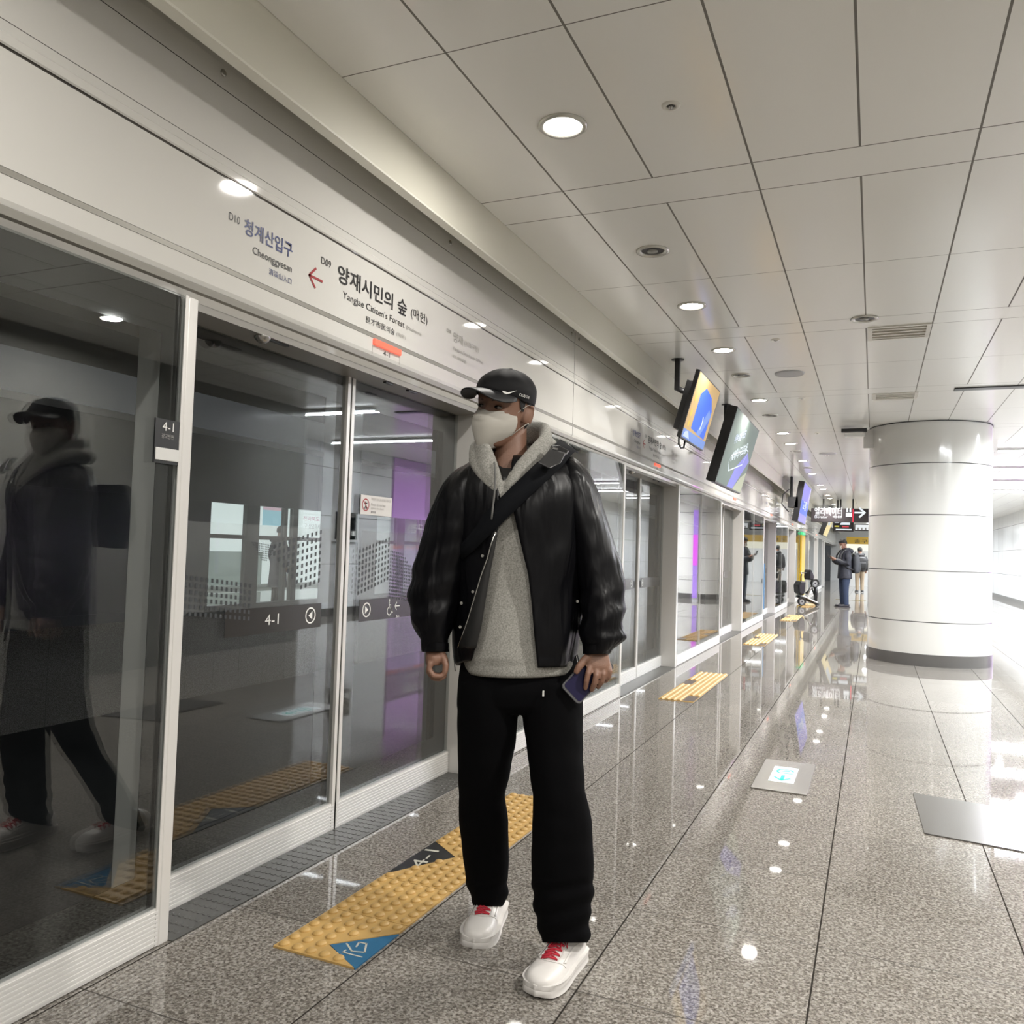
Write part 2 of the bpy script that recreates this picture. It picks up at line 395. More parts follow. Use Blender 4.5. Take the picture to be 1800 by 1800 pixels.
def poly(c, pts, ux, uy):
    c = Vector(c); return MB().add([c+Vector(ux)*a+Vector(uy)*b for a, b in pts], [tuple(range(len(pts)))])
def ptape(c, path, w, ux, uy, mb=None):       # open stroke in a plane
    mb = mb or MB(); c = Vector(c); ux = Vector(ux); uy = Vector(uy)
    for (a, b), (e, f) in zip(path[:-1], path[1:]):
        d = Vector((e-a, f-b)); d.normalize(); nx, ny = -d.y*w/2, d.x*w/2; ex, ey = d.x*w/3, d.y*w/3
        mb.add([c+ux*p+uy*q for p, q in ((a+nx-ex, b+ny-ey), (a-nx-ex, b-ny-ey), (e-nx+ex, f-ny+ey), (e+nx+ex, f+ny+ey))], [(0, 1, 2, 3)])
    return mb

# ------------------------------------------------------------------ one door bay (y origin = its left post)
DOORNAMES = ['nearest sliding platform doors, dark glass, gate number 4-1 on the belt', 'second pair of sliding platform doors, just behind the man in the black cap',
             'third pair of sliding platform doors, under the display with the green-grey picture', 'fourth pair of sliding platform doors, left of the folded scooter',
             'fifth pair of sliding platform doors, beside the folded scooter', 'sixth pair of sliding platform doors, behind the folded scooter', 'seventh pair of sliding platform doors, toward the far end', 'last pair of sliding platform doors at the far end']
def door_bay(k):
    o = k*5.0
    y0, yj, y1 = 2.0+o, 3.072+o, 4.125+o
    t = thing('platform_door', DOORNAMES[k], 'door', (XD, yj, 0), 'sliding platform doors')
    La, a0, a1 = leaf(t, y0, yj-.006, 1)
    Lb, b0, b1 = leaf(t, yj+.006, y1, -1)
    for L, p, q, sgn in ((La, a0, a1, 1), (Lb, b0, b1, -1)):
        # belt strip, arrow ring, film
        if k < 4:
            MB().add([(XD-.0045, yy, zz) for yy, zz in ((p if sgn < 0 else p+.34, .885), (q if sgn < 0 else q+.0, .885), (q if sgn < 0 else q, .985), (p if sgn < 0 else p+.34, .985))], [(0, 1, 2, 3)]).build('belt_sticker', M_BELT, L)
            cy_ = 2.857+o if sgn > 0 else 3.274+o
            mb = ring((XD-.0035, cy_, .937), .028, .034, YD, ZD)
            mb2 = poly((XD-.0035, cy_, .937), [(-.014*sgn, 0), (.012*sgn, .018), (.012*sgn, -.018)], YD, ZD)
            mb.add(mb2.v, mb2.f); mb.build('arrow_mark', M_TEXTW, L)
        if k == 0:
            MB().add([(XD-.0055, yy, zz) for yy, zz in ((p, .985), (q+.06, .985), (q+.06, 1.30), (p, 1.30))], [(0, 1, 2, 3)]).build('frosted_film', M_FILM, L)
    if k == 0:
        dots(La, 2.03, 2.50, .99, 1.14, -.12, lambda u, v: True)
        dots(La, 2.60, 2.92, 1.0, 1.24, .22, lambda u, v: v > .75-u*.9 and not (u < .25 and v < .3), .0125, .029)
        dots(La, 2.48, 2.64, 1.17, 1.24, -.1, lambda u, v: abs(u-.5) < .52-.4*(1-v), .004, .0085)
        dots(Lb, 3.19, 3.46, 1.0, 1.22, .25, lambda u, v: True, .0115, .027)
        dots(Lb, 3.46, 3.80, .98, 1.22, -.12, lambda u, v: v < 1.25-u, .0075, .017)
        wtext('4-1', 2.575, 2.655, .916, .957, M_TEXTW, La, x=XD-.005)
        # wheelchair mark and arrow
        c0 = (XD-.0035, 3.47, .93)
        w = ring((XD-.0035, 3.472, .921), .017, .0215, YD, ZD, 20)
        ptape(c0, [(0, .035), (0, .008), (.016, .006), (.026, -.018), (.034, -.016)], .005, YD, ZD, w)
        ptape(c0, [(.0, .02), (.014, .02)], .004, YD, ZD, w)
        e = ring((XD-.0035, 3.470, .974), 0, .005, YD, ZD, 12); w.add(e.v, e.f)
        ptape(c0, [(.052, .012), (.095, .012)], .005, YD, ZD, w); ptape(c0, [(.068, .03), (.052, .012), (.068, -.006)], .005, YD, ZD, w)
        w.build('wheelchair_mark', M_TEXTW, Lb)
        wtext('3m', 3.535, 3.565, .885, .898, M_TEXTW, Lb, x=XD-.005)
        st = MB().box(XD-.005, XD-.003, 3.192, 3.458, 1.375, 1.465).build('notice_sticker', mat('sticker_white', (.62, .60, .58), .5), Lb)
        rg = ring((XD-.002, 3.232, 1.42), .024, .029, YD, ZD); ptape((XD-.002, 3.232, 1.42), [(-.017, .018), (.017, -.018)], .004, YD, ZD, rg)
        rg.build('no_leaning_ring', M_TEXTR, st)
        m_ = MB(); ptape((XD-.0022, 3.232, 1.42), [(0, .014), (.002, -.003), (-.006, -.017)], .007, YD, ZD, m_); ptape((XD-.0022, 3.232, 1.42), [(.002, -.003), (.009, -.016)], .006, YD, ZD, m_)
        ptape((XD-.0022, 3.232, 1.42), [(-.01, .004), (.011, .008)], .005, YD, ZD, m_); m_.build('no_leaning_figure', M_TEXTK, st)
        wtext('기대지 마시고 손대지 마세요', 3.275, 3.445, 1.442, 1.456, M_TEXTG, st, x=XD-.003)
        wtext('Please do not lean', 3.275, 3.40, 1.418, 1.431, M_TEXTG, st, x=XD-.003)
        wtext('against the doors', 3.275, 3.385, 1.400, 1.413, M_TEXTG, st, x=XD-.003)
        wtext('請勿依靠', 3.275, 3.315, 1.384, 1.394, M_TEXTK, st, x=XD-.003)
    return t
for k in range(8): door_bay(k)

# frames: slim post left of the doors, broad return right of them, fixed panels between
def posts(k):
    o = k*5.0
    far = k > 3
    who = DOORNAMES[k].split(',')[0].replace('at the far end', '')
    tag(MB().box(XD-.05, XF, 1.958+o, 1.998+o, 0, 1.999).build('door_post', M_POST, bevel=.004), 'slim white post at the near side of the '+who, 'post', 'white posts of the screen wall')
    rp = tag(MB().box(XD-.07, XF, 4.129+o, 4.20+o, 0, 1.999).build('door_post', M_POST, bevel=.004), 'broad white post at the far side of the '+who, 'post', 'white posts of the screen wall')
    MB().box(XD-.07, XD-.05, 4.0+o, 4.128+o, .004, 1.97).build('dark_jamb', M_BLACK, rp)
    t = thing('threshold_plate', 'dark floor strip in front of the '+who, 'threshold', (-2.1, 3+o, 0), 'dark threshold strips')
    MB().box(-2.31, -1.965, 2.0+o, 4.126+o, 0, .0035).build('plate', M_TREAD, t)
    if k == 0:   # hexagon tread on the nearest plate
        hx = MB()
        for i in range(44):
            for j in range(7):
                y = 2.05+i*.046; x = -2.118+j*.024+(.012 if i % 2 else 0)
                if x > -1.985: continue
                hx.lathe([(.0125, .0036), (.011, .0052), (0.0001, .0052)], (x, y, 0), n=6)
        hx.build('hexagon_tread', M_TREAD, t, kind='stuff')
    return t
for k in range(8): posts(k)
def fixed(k, ya, yb, label, mull=()):
    t = thing('fixed_screen', label, 'glass screen', (XF, (ya+yb)/2, 0), 'fixed glass screens between the doors')
    yy = [ya]+list(mull)+[yb]
    for a, b in zip(yy[:-1], yy[1:]):
        p = MB().box(XF-.045, XF-.002, a+.003, b-.003, .004, .118)
        for i in range(8): p.box(XF-.002, XF+.0012, a+.003, b-.003, .012+i*.013, .019+i*.013)
        s = p.build('sill', M_SILL, t)
        MB().box(XF-.022, XF-.006, a+.008, b-.008, .118, 1.998).build('glass_pane', M_GLASS, t)
        fr = MB()
        fz0, fz1 = .225, 1.865
        for (q, r, u, v) in ((a+.008, b-.008, .118, fz0), (a+.008, b-.008, fz1, 1.998), (a+.008, a+.05, fz0, fz1), (b-(.10 if k else .075), b-.008, fz0, fz1)):
            fr.box(XF-.027, XF-.0235, q, r, u, v)
        fr.build('black_border', M_FRIT, t)
    for m_ in mull:
        MB().box(XF-.04, XF-.004, m_-.003, m_+.003, .004, 1.998).build('mullion', M_POST, t)
    return t
fx = fixed(0, -.87, 1.955, 'nearest fixed glass screen left of the first white post, with the 4-1 plate', (.55,))
MB().box(XF-.003, XF, 1.945, 1.9575, .004, 2.0).build('edge_trim', M_POST, fx)
pl = MB().box(XF-.006, XF-.001, 1.850, 1.948, 1.535, 1.60).build('gate_plate', M_BLK2, fx)
pl2 = MB().box(XF-.006, XF-.0005, 1.850, 1.948, 1.465, 1.535).build('gate_plate', M_BLK2, fx)
wtext('4-1', 1.876, 1.920, 1.565, 1.592, M_TEXTW, pl, x=XF-.001)
wtext('광교방면', 1.874, 1.922, 1.541, 1.556, M_TEXTG, pl, x=XF-.001)
MB().box(XF-.001, XF+.003, 1.853, 1.946, 1.474, 1.512).build('white_label', mat('label_white', (.62, .62, .60), .4), pl2, bevel=.002)
names = ['fixed glass screen directly behind the man in the black cap', 'fixed glass screen below the display with the green-grey picture', 'fixed glass screen between the third and fourth doors', 'fixed glass screen just before the folded scooter', 'fixed glass screen behind the folded scooter', 'fixed glass screen past the sixth doors', 'farthest fixed glass screen']
for k in range(7):
    o = k*5.0; fixed(k+1, 4.203+o, 6.955+o, names[k], (5.52+o,))
fixed(9, -5.8, -3.1, 'fixed glass screen behind the camera')

# under the header: motor cover camera, small fittings, red lamps and name lettering
def header_bay(k):
    o = k*5.0
    who = ['nearest', 'second', 'third', 'fourth', 'fifth', 'sixth', 'seventh'][k]
    t = thing('station_name_sign', who+' station name lettering on the white band over the '+who+' doors', 'sign', (XF, 3.0+o, 2.1), 'station name lettering along the band')
    def T(s, a, b, c, d, m, **q): return wtext(s, a+o, b+o, c, d, m, t, **q)
    T('D10', 2.112, 2.163, 2.304, 2.330, M_TEXTK)
    T('청계산입구', 2.185, 2.442, 2.282, 2.338, M_TEXTB, bold=.012)
    T('Cheonggyesan', 2.232, 2.442, 2.222, 2.256, M_TEXTK)
    T('清溪山入口', 2.318, 2.443, 2.185, 2.208, M_TEXTB)
    ar = MB(); c0 = (XF+.0018, 2.545+o, 2.254); ptape(c0, [(0, 0), (.08, 0)], .009, YD, ZD, ar); ptape(c0, [(.038, .037), (0, 0), (.038, -.037)], .009, YD, ZD, ar)
    ar.build('red_arrow', M_TEXTR, t)
    T('D09', 2.615, 2.678, 2.322, 2.350, M_TEXTK)
    T('양재시민의 숲', 2.725, 3.262, 2.284, 2.358, M_TEXTK, bold=.016)
    T('(매헌)', 3.300, 3.455, 2.290, 2.345, M_TEXTG if False else M_TEXTK)
    T("Yangjae Citizen's Forest", 2.765, 3.245, 2.222, 2.260, M_TEXTK)
    T('(Maeheon)', 3.262, 3.40, 2.226, 2.250, M_TEXTG)
    T('良才市民의숲', 2.935, 3.165, 2.176, 2.205, M_TEXTK)
    T('(梅軒)', 3.18, 3.26, 2.176, 2.198, M_TEXTG)
    T('D08', 3.655, 3.70, 2.318, 2.335, M_TEXTG)
    T('양재', 3.725, 3.83, 2.285, 2.338, M_TEXTG)
    T('(서초구청)', 3.85, 4.02, 2.288, 2.325, M_TEXTG)
    T('Yangjae (Seocho-gu Office)', 3.722, 4.08, 2.238, 2.262, M_TEXTG)
    T('良才 (瑞草區廳)', 3.724, 3.88, 2.20, 2.22, M_TEXTG)
    T('4-%d' % (k+1), 3.078, 3.132, 2.068, 2.088, M_TEXTK)
    rl = tag(MB().box(XF-.001, XF+.012, 2.995+o, 3.215+o, 2.094, 2.122).build('door_indicator_lamp', M_REDL, bevel=.004), 'red bar lamp under the station name of the '+who+' doors', 'indicator lamp', 'red door lamps on the band')
    MB().box(XF, XF+.0008, 2.993+o, 2.9945+o, 2.055, 2.094).build('joint_line', M_LINE, rl); MB().box(XF, XF+.0008, 3.2155+o, 3.217+o, 2.055, 2.094).build('joint_line', M_LINE, rl)
    if k < 3:
        cm = thing('door_sensor', 'small chrome dome sensor under the header of the '+who+' doors', 'sensor', (-2.03, 2.36+o, 1.975), 'dome sensors under the header')
        MB().lathe([(.03, 0), (.03, -.006), (.022, -.016), (.010, -.024), (.0001, -.026)], (-2.03, 2.36+o, 1.975), n=20).build('dome', M_STEEL, cm, smooth=True)
        MB().box(-2.04, -2.022, 2.395+o, 2.50+o, 1.970, 1.975).build('slot', M_BLACK, cm)
        MB().box(-2.038, -2.022, 3.18+o, 3.24+o, 1.968, 1.975).build('slot', M_BLACK, cm)
        MB().box(-2.038, -2.022, 3.38+o, 3.46+o, 1.968, 1.975).build('slot', M_BLACK, cm)
for k in range(7): header_bay(k)
for k, y in enumerate((2.055, 3.656, 5.5, 5.66, 7.3)):
    tag(MB().lathe([(.012, 0), (.012, .004), (.008, .007), (.0001, .008)], (XF, y, 2.772), n=16, ax='X').build('panel_lock', M_STEEL, smooth=True),
        ['round steel lock on the upper panel nearest the camera', 'round steel lock on the upper panel above the red lamp', 'round steel lock left of the panel joint behind the man', 'round steel lock right of the panel joint behind the man', 'round steel lock on the upper panel near the first display'][k], 'lock', 'locks on the upper panels')
# ------------------------------------------------------------------ ceiling fittings
def fit(r, z=HC):
    return MB().lathe([(r, 0), (r, -.006), (r*.93, -.011), (r*.80, -.010), (r*.76, 0.0)], (0, 0, 0), n=32)
ORD = ['first', 'second', 'third', 'fourth', 'fifth', 'sixth', 'seventh', 'eighth', 'ninth', 'tenth', 'eleventh', 'twelfth', 'thirteenth', 'fourteenth', 'fifteenth', 'sixteenth', 'seventeenth']
dl = thing('downlight', 'x', 'ceiling light', (0, 0, 0), 'lit downlights over the platform edge')
fit(.098).build('trim_ring', mat('lamp_ring', (.55, .54, .5), .25, metal=.5), dl, smooth=True)
MB().lathe([(.074, -.0035), (.05, -.0065), (.0001, -.0075)], n=28).build('lens', M_LENS, dl, smooth=True)
DLN = ['far behind the camera', 'just behind the camera', 'large and nearest, high in the photo above the man', 'second nearest, left of the first display pole', 'third, just right of the second', 'above the first display', 'above the green-grey display']
first = True
for i, y in enumerate(LIGHTY):
    if y < 1: continue
    j = i
    lab = ['', '', 'nearest lit round downlight, large, in the ceiling above the man', 'second lit round downlight along the ceiling', 'third lit round downlight, above the blue and orange display', 'fourth lit round downlight, right of the green-grey display'][j] if j < 6 else 'lit round downlight in the receding row, %s from the near end' % ORD[j-2]
    if first: dl.location = (LX, y, HC); dl['label'] = lab; first = False; base = dl
    else: dup(dl, Vector((LX, y, HC))-Vector(dl.location), lab)
for y in ROW2:
    c = dup(dl, Vector((2.4, y, HC))-Vector(dl.location), 'lit round downlight over the right side, %s from the near end' % ORD[ROW2.index(y)]); c['group'] = 'downlights over the right side'
for i, y in enumerate((-3.2, -.6, 2.0, 4.6)):  # fittings of the added fill row
    c = dup(dl, Vector((1.45, y, HC))-Vector(dl.location), 'added fill downlight by the stair, %s' % ('farthest behind the camera', 'just behind the camera', 'level with the man in the cap', 'past the man in the cap')[i]); c['group'] = 'added fill downlights by the stair'
off = thing('downlight', 'unlit recessed downlight with a dark inside, left of centre on the ceiling', 'ceiling light', (LX, 4.51, HC), 'unlit downlights')
MB().lathe([(.092, 0), (.092, -.007), (.080, -.011), (.064, -.005), (.062, .0)], (LX, 4.51, HC), n=32).build('trim_ring', mat('lamp_ring', (.55, .54, .5), .25, metal=.5), off, smooth=True)
MB().lathe([(.062, -.001), (.0001, -.001)], (LX, 4.51, HC), n=28).build('dark_recess', M_BLACK, off)
MB().lathe([(.030, -.002), (.028, -.009), (.0001, -.012)], (LX, 4.51, HC), n=20).build('bulb', mat('grey_bulb', (.3, .3, .28), .2), off, smooth=True)
for x, y, lb in ((LX, 7.93, 'unlit recessed downlight right of the first display'), (LX, 10.31, 'unlit recessed downlight right of the green-grey display'), (-.08, 6.27, 'unlit recessed downlight left of the near air grille'), (LX, 13.9, 'farther unlit downlight in the same row'), (LX, 16.5, 'farthest unlit downlight in the same row')):
    dup(off, Vector((x, y, HC))-Vector(off.location), lb)
sp0 = thing('sprinkler', 'nearest ceiling sprinkler, small dark hole in a white ring', 'sprinkler', (-.722, 3.04, HC), 'ceiling sprinklers')
MB().lathe([(.036, 0), (.034, -.005), (.020, -.007), (.017, 0)], (-.722, 3.04, HC), n=24).build('escutcheon', mat('lamp_ring2', (.72, .70, .65), .3), sp0, smooth=True)
MB().lathe([(.017, -.001), (.0001, -.001)], (-.722, 3.04, HC), n=20).build('dark_opening', M_BLACK, sp0)
MB().lathe([(.008, -.001), (.009, -.012), (.0001, -.015)], (-.722, 3.04, HC), n=14).build('nozzle', M_STEEL, sp0, smooth=True)
for y, lb in ((6.69, 'second ceiling sprinkler, left of the near air grille'), (9.263, 'third ceiling sprinkler, left of the far air grille'), (11.9, 'fourth ceiling sprinkler in the row'), (14.5, 'fifth ceiling sprinkler in the row')):
    dup(sp0, (0, y-3.04, 0), lb)
for x, y, r, lb in ((-.73, 7.965, .13, 'near flat round ceiling speaker'), (-.701, 14.27, .13, 'far flat round ceiling speaker')):
    s_p = thing('ceiling_speaker', lb, 'speaker', (x, y, HC), 'round ceiling speakers')
    MB().lathe([(r, 0), (r, -.008), (r*.96, -.012)], (x, y, HC), n=36).build('rim', mat('speaker_rim', (.5, .5, .5), .4), s_p, smooth=True)
    MB().lathe([(r*.96, -.011), (.0001, -.013)], (x, y, HC), n=36).build('grille', mat('speaker_grille', (.38, .38, .385), .5), s_p, smooth=True)
def grille(x0, x1, y0, y1, lb):
    g = thing('air_grille', lb, 'air vent', ((x0+x1)/2, (y0+y1)/2, HC), 'air grilles in the ceiling')
    f = MB(); w = .03
    f.box(x0-w, x1+w, y0-w, y0, HC-.008, HC); f.box(x0-w, x1+w, y1, y1+w, HC-.008, HC); f.box(x0-w, x0, y0, y1, HC-.008, HC); f.box(x1, x1+w, y0, y1, HC-.008, HC)
    f.build('frame', mat('grille_white', (.68, .66, .6), .35), g)
    MB().box(x0, x1, y0, y1, HC-.0025, HC-.001).build('backing', mat('grille_back', (.34, .31, .25), .6), g)
    n = 4
    for i in range(n):
        y = y0+(i+.6)*(y1-y0)/n
        MB().box(x0, x1, y-.012, y+.012, HC-.0075, HC-.003).build('slat', mat('grille_white', (.68, .66, .6), .35), g)
grille(-.03, .33, 6.55, 6.88, 'near rectangular air grille in the ceiling')
grille(0, .36, 9.2, 9.5, 'far rectangular air grille above the column')
# tubes on the right side
tb = thing('fluorescent_light', 'white tube light across the ceiling of the right side of the hall', 'ceiling light', (0, 0, 0), 'tube lights on the right side')
MB().box(-.95, .95, -.05, .05, -.03, -.001).build('housing', mat('tube_housing', (.6, .6, .6), .4), tb)
MB().cyl((-.94, 0, -.042), (.94, 0, -.042), .014, 12).build('tube', M_TUBE, tb, smooth=True)
for i, (x, y, L) in enumerate(TUBES):
    if i == 0: tb.location = (x, y, HC); tb.scale = (.62, 1, 1); tb['label'] = 'shorter white tube light nearest the dark stair wall, seen in the door glass'
    else:
        c = dup(tb, Vector((x, y, HC))-Vector(tb.location)); c.scale = (1, 1, 1); c['label'] = 'white tube light across the right side ceiling, %s from the near end' % ORD[i]
for x, y in ((2.75, 11.75), (1.0, 9.1), (2.3, 14.4)):
    tag(MB().box(x-.3, x+.3, y-.06, y+.06, HC-.012, HC-.001).build('linear_diffuser', M_DKMET), {2.75: 'dark linear air slot beside the second tube light', 1.0: 'dark linear air slot beside the shorter tube light', 2.3: 'dark linear air slot beside the third tube light'}[x], 'air vent', 'dark slots beside the tubes')
# right wall: niche screen, purple wall graphic
nb = thing('wall_cabinet', 'dark glazed cabinet set in the grey wall, seen in the door glass', 'cabinet', (4.2, 12.2, 1.3))
MB().box(4.16, 4.2, 11.80, 12.55, 1.27, 1.82).build('frame', M_WALLG, nb)
MB().box(4.15, 4.16, 11.85, 12.50, 1.31, 1.78).build('door', M_FRIT, nb)
MB().box(4.144, 4.15, 12.36, 12.44, 1.38, 1.46).build('card', M_TEXTW, nb)
def purp(nt, b, tc, nz):
    geo = nt.nodes.new('ShaderNodeNewGeometry'); sx = nt.nodes.new('ShaderNodeSeparateXYZ')
    nt.links.new(geo.outputs['Position'], sx.inputs[0])
    cr = nt.nodes.new('ShaderNodeValToRGB'); cr.color_ramp.interpolation = 'CONSTANT'; e = cr.color_ramp.elements
    e[0].position = 0; e[0].color = (.40, .26, .50, 1); e[1].position = .395; e[1].color = (.42, .14, .16, 1)
    for p_, c in ((.415, (.17, .10, .19)), (.60, (.50, .27, .62))): k = e.new(p_); k.color = (*c, 1)
    nt.links.new(mth(nt, 'DIVIDE', sx.outputs[2], 2.93), cr.inputs[0]); nt.links.new(cr.outputs[0], b.inputs['Base Color'])
pp = thing('wall_graphic', 'purple wall panel with the station name, seen mirrored in the door glass', 'sign', (4.19, 16, 0))
MB().box(4.165, 4.199, 13.72, 19.5, 0.14, 2.92).build('panel', mat('purple_panel', (.3, .1, .4), .12, build=purp), pp)
text('양재시민의 숲 (서초구청)', (4.162, 17.4, 1.46), (0, -1, 0), ZD, 3.1, .22, M_TEXTW, pp, bold=.01)
text('Yangjae Citizen\'s Forest  良才市民의숲', (4.162, 17.2, 1.30), (0, -1, 0), ZD, 2.8, .09, M_TEXTW, pp)
sk = MB()
for i in range(13):
    y = 13.9+i*.22; hh = .9+.5*math.sin(i*.9)
    for j in range(int(hh/.07)): sk.box(4.160, 4.164, y, y+.14, .2+j*.07, .235+j*.07)
sk.build('skyline_pattern', mat('skyline', (.14, .11, .24), .4), pp)
# far side steel gate cabinet to close the corner
# ------------------------------------------------------------------ column
CX, CY_, CR = .63, 11.75, .70
def colm(nt, b, tc, nz):
    geo = nt.nodes.new('ShaderNodeNewGeometry'); sx = nt.nodes.new('ShaderNodeSeparateXYZ')
    nt.links.new(geo.outputs['Position'], sx.inputs[0])
    z = sx.outputs[2]; s = None
    for zz in (.52, 1.13, 1.80, 2.42):
        a = mth(nt, 'LESS_THAN', mth(nt, 'ABSOLUTE', mth(nt, 'SUBTRACT', z, zz)), .006); s = a if s is None else mth(nt, 'MAXIMUM', s, a)
    nt.links.new(mixc(nt, s, (.62, .61, .58), (.10, .10, .095)), b.inputs['Base Color'])
M_COL = mat('column_enamel', (.62, .61, .58), .12, coat=.3, build=colm)
def column(x, y, lb):
    c = thing('round_column', lb, 'column', (x, y, 0), 'round white columns')
    MB().lathe([(CR, .14), (CR, HC)], (x, y, 0), n=72).build('shaft', M_COL, c, smooth=True)
    MB().lathe([(CR+.012, 0), (CR+.012, .14), (CR-.01, .142)], (x, y, 0), n=72).build('skirting', M_SKIRT, c, smooth='auto')
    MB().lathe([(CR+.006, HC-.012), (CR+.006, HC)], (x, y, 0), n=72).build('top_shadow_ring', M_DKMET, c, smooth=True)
    return c
column(CX, CY_, 'near round white clad column at the right edge of the photo')
column(CX, CY_+12.4, 'round white column farther along, hidden behind the near one')
cc = thing('wall_camera', 'white bracket camera fixed to the top of the near column', 'camera', (-.1, 11.6, 2.75))
MB().box(-.36, -.12, 11.35, 11.47, 2.80, 2.84).build('body', mat('camera_white', (.7, .7, .68), .3), cc, bevel=.006)
MB().box(-.14, .02, 11.5, 11.53, 2.66, 2.9).build('bracket', M_POST, cc)
MB().box(-.40, -.10, 11.36, 11.46, 2.86, 2.90).build('mount', M_DKMET, cc)
lt = thing('light_totem', 'narrow magenta lit totem behind the near column, seen mirrored in the glass screen', 'light', (.31, 22, 0))
MB().box(.24, .38, 21.95, 22.05, 0, 2.5).build('housing', mat('totem_white', (.6, .6, .62), .3), lt)
MB().box(.25, .37, 21.93, 21.95, .1, 2.4).build('lilac_face', mat('totem_lilac', (.3, .2, .5), .3, emit=.8, ecol=(.45, .22, 1)), lt)
MB().box(.25, .37, 21.915, 21.93, .95, 1.75).build('magenta_face', mat('totem_magenta', (.5, .1, .5), .3, emit=1.1, ecol=(.75, .05, .9)), lt)
# dark floor hatch at the right edge
fh = thing('floor_mat', 'dark rectangular floor plate at the right edge of the photo', 'floor plate', (.7, 4.6, 0))
MB().add([(.205, 5.0, 0), (.9, 4.9, 0), (.9, 4.2, 0), (.225, 4.3, 0), (.205, 5.0, .006), (.9, 4.9, .006), (.9, 4.2, .006), (.225, 4.3, .006)], [(4, 5, 6, 7), (0, 1, 5, 4), (1, 2, 6, 5), (2, 3, 7, 6), (3, 0, 4, 7)]).build('plate', M_SKIRT, fh)
# ------------------------------------------------------------------ tactile tiles
TX0, TX1 = -1.672, -1.372
def tactile_stud(k, y0, cut=None):
    y1 = y0+.303
    t = thing('tactile_tile', 'x', 'tactile tile', (-1.52, y0+.15, 0), 'yellow studded tactile tiles by the nearest doors')
    b = MB(); z = .006
    e = .0015
    if cut == 'blue':    # near right corner replaced
        pts = [(TX0+e, y0+e), (TX1-.005, y0+e), (TX1-.155, y0+.085), (TX1-e-.0, y1-.055), (TX1-e, y1-e), (TX0+e, y1-e)]
    elif cut == 'blackA': pts = [(TX0+e, y0+e), (TX1-e, y0+e), (TX1-e, y1-e), (TX0+.155, y1-e), (TX0+e, y0+.03)]
    elif cut == 'blackB': pts = [(TX0+.155, y0+e), (TX1-e, y0+e), (TX1-e, y1-e), (TX0+e, y1-e), (TX0+e, y0+.12)]
    else: pts = [(TX0+e, y0+e), (TX1-e, y0+e), (TX1-e, y1-e), (TX0+e, y1-e)]
    b.prism([(x, y, 0) for x, y in pts], (0, 0, z))
    def inside(x, y):
        c = False; j = len(pts)-1
        for i in range(len(pts)):
            xi, yi = pts[i]; xj, yj = pts[j]
            if (yi > y) != (yj > y) and x < (xj-xi)*(y-yi)/(yj-yi)+xi: c = not c
            j = i
        return c
    for i in range(6):
        for j in range(6):
            x = TX0+.025+i*.05; y = y0+.0255+j*.0505
            if inside(x, y) and inside(x+.013, y) and inside(x-.013, y-.01): b.lathe([(.0175, z), (.0165, z+.004), (.0125, z+.0072), (.006, z+.0085), (.0001, z+.0088)], (x, y, 0), n=14)
    b.build('studded_plate', M_YEL, t, smooth='auto')
    return t, z
TL = ['studded yellow tactile tile nearest the camera, its corner cut by a blue plate', 'second studded yellow tactile tile from the camera', 'third studded yellow tactile tile, below the black 4-1 triangle', 'fourth studded yellow tactile tile, above the black 4-1 triangle', 'studded yellow tactile tile just past the trouser leg', 'studded yellow tactile tile seen between the legs', 'farthest studded yellow tactile tile between the legs']
y = 2.110
for k in range(6):
    t, z = tactile_stud(k, y, {0: 'blue', 2: 'blackA', 3: 'blackB'}.get(k)); t['label'] = TL[k]
    if k == 0:
        bp_ = tag(MB().prism([(TX1, y, 0), (TX1-.150, y+.088, 0), (TX1, y+.245, 0)], (0, 0, .0045)).build('braille_plate', M_BLUE), 'blue triangular plate with a raised seat symbol at the corner of the yellow tiles', 'floor plate')
        g = MB(); o_ = Vector((TX1-.01, y+.10, .0052)); ux = Vector((-.30, .95, 0)); uy = Vector((-.95, -.30, 0))
        for pth in ([(.055, .03), (.0, .02), (.0, .06)], [(-.03, .02), (-.01, .085), (.005, .08)], [(.0, .06), (.045, .09)], [(.055, .03), (.06, .055), (.03, .055)]): ptape(o_, pth, .006, ux, uy, g)
        rr = ring(o_+ux*-.02+uy*.105, .004, .009, ux, uy); g.add(rr.v, rr.f)
        g.build('raised_symbol', mat('pale_inlay', (.45, .44, .38), .4), bp_)
    if k == 3:
        yb_ = y-.303
        q = tag(MB().prism([(TX0, yb_+.03, 0), (TX0+.155, y, 0), (TX0+.155, y+.001, 0), (TX0, y+.12, 0)], (0, 0, .0045)).build('number_plate', M_BLK2), 'black triangular plate reading 4-1 at the left edge of the yellow tiles', 'floor plate')
        text('4-1', (TX0+.03, y-.155, .0048), Vector((.25, .97, 0)), Vector((-.97, .25, 0))*1, .20, .055, M_TEXTW, q) if False else text('4-1', (TX0+.095, y-.155, .0048), Vector((-.15, .99, 0)).normalized(), Vector((-.99, -.15, 0)).normalized(), .19, .06, mat('pale_inlay', (.45, .44, .38), .4), q)
    y += .304
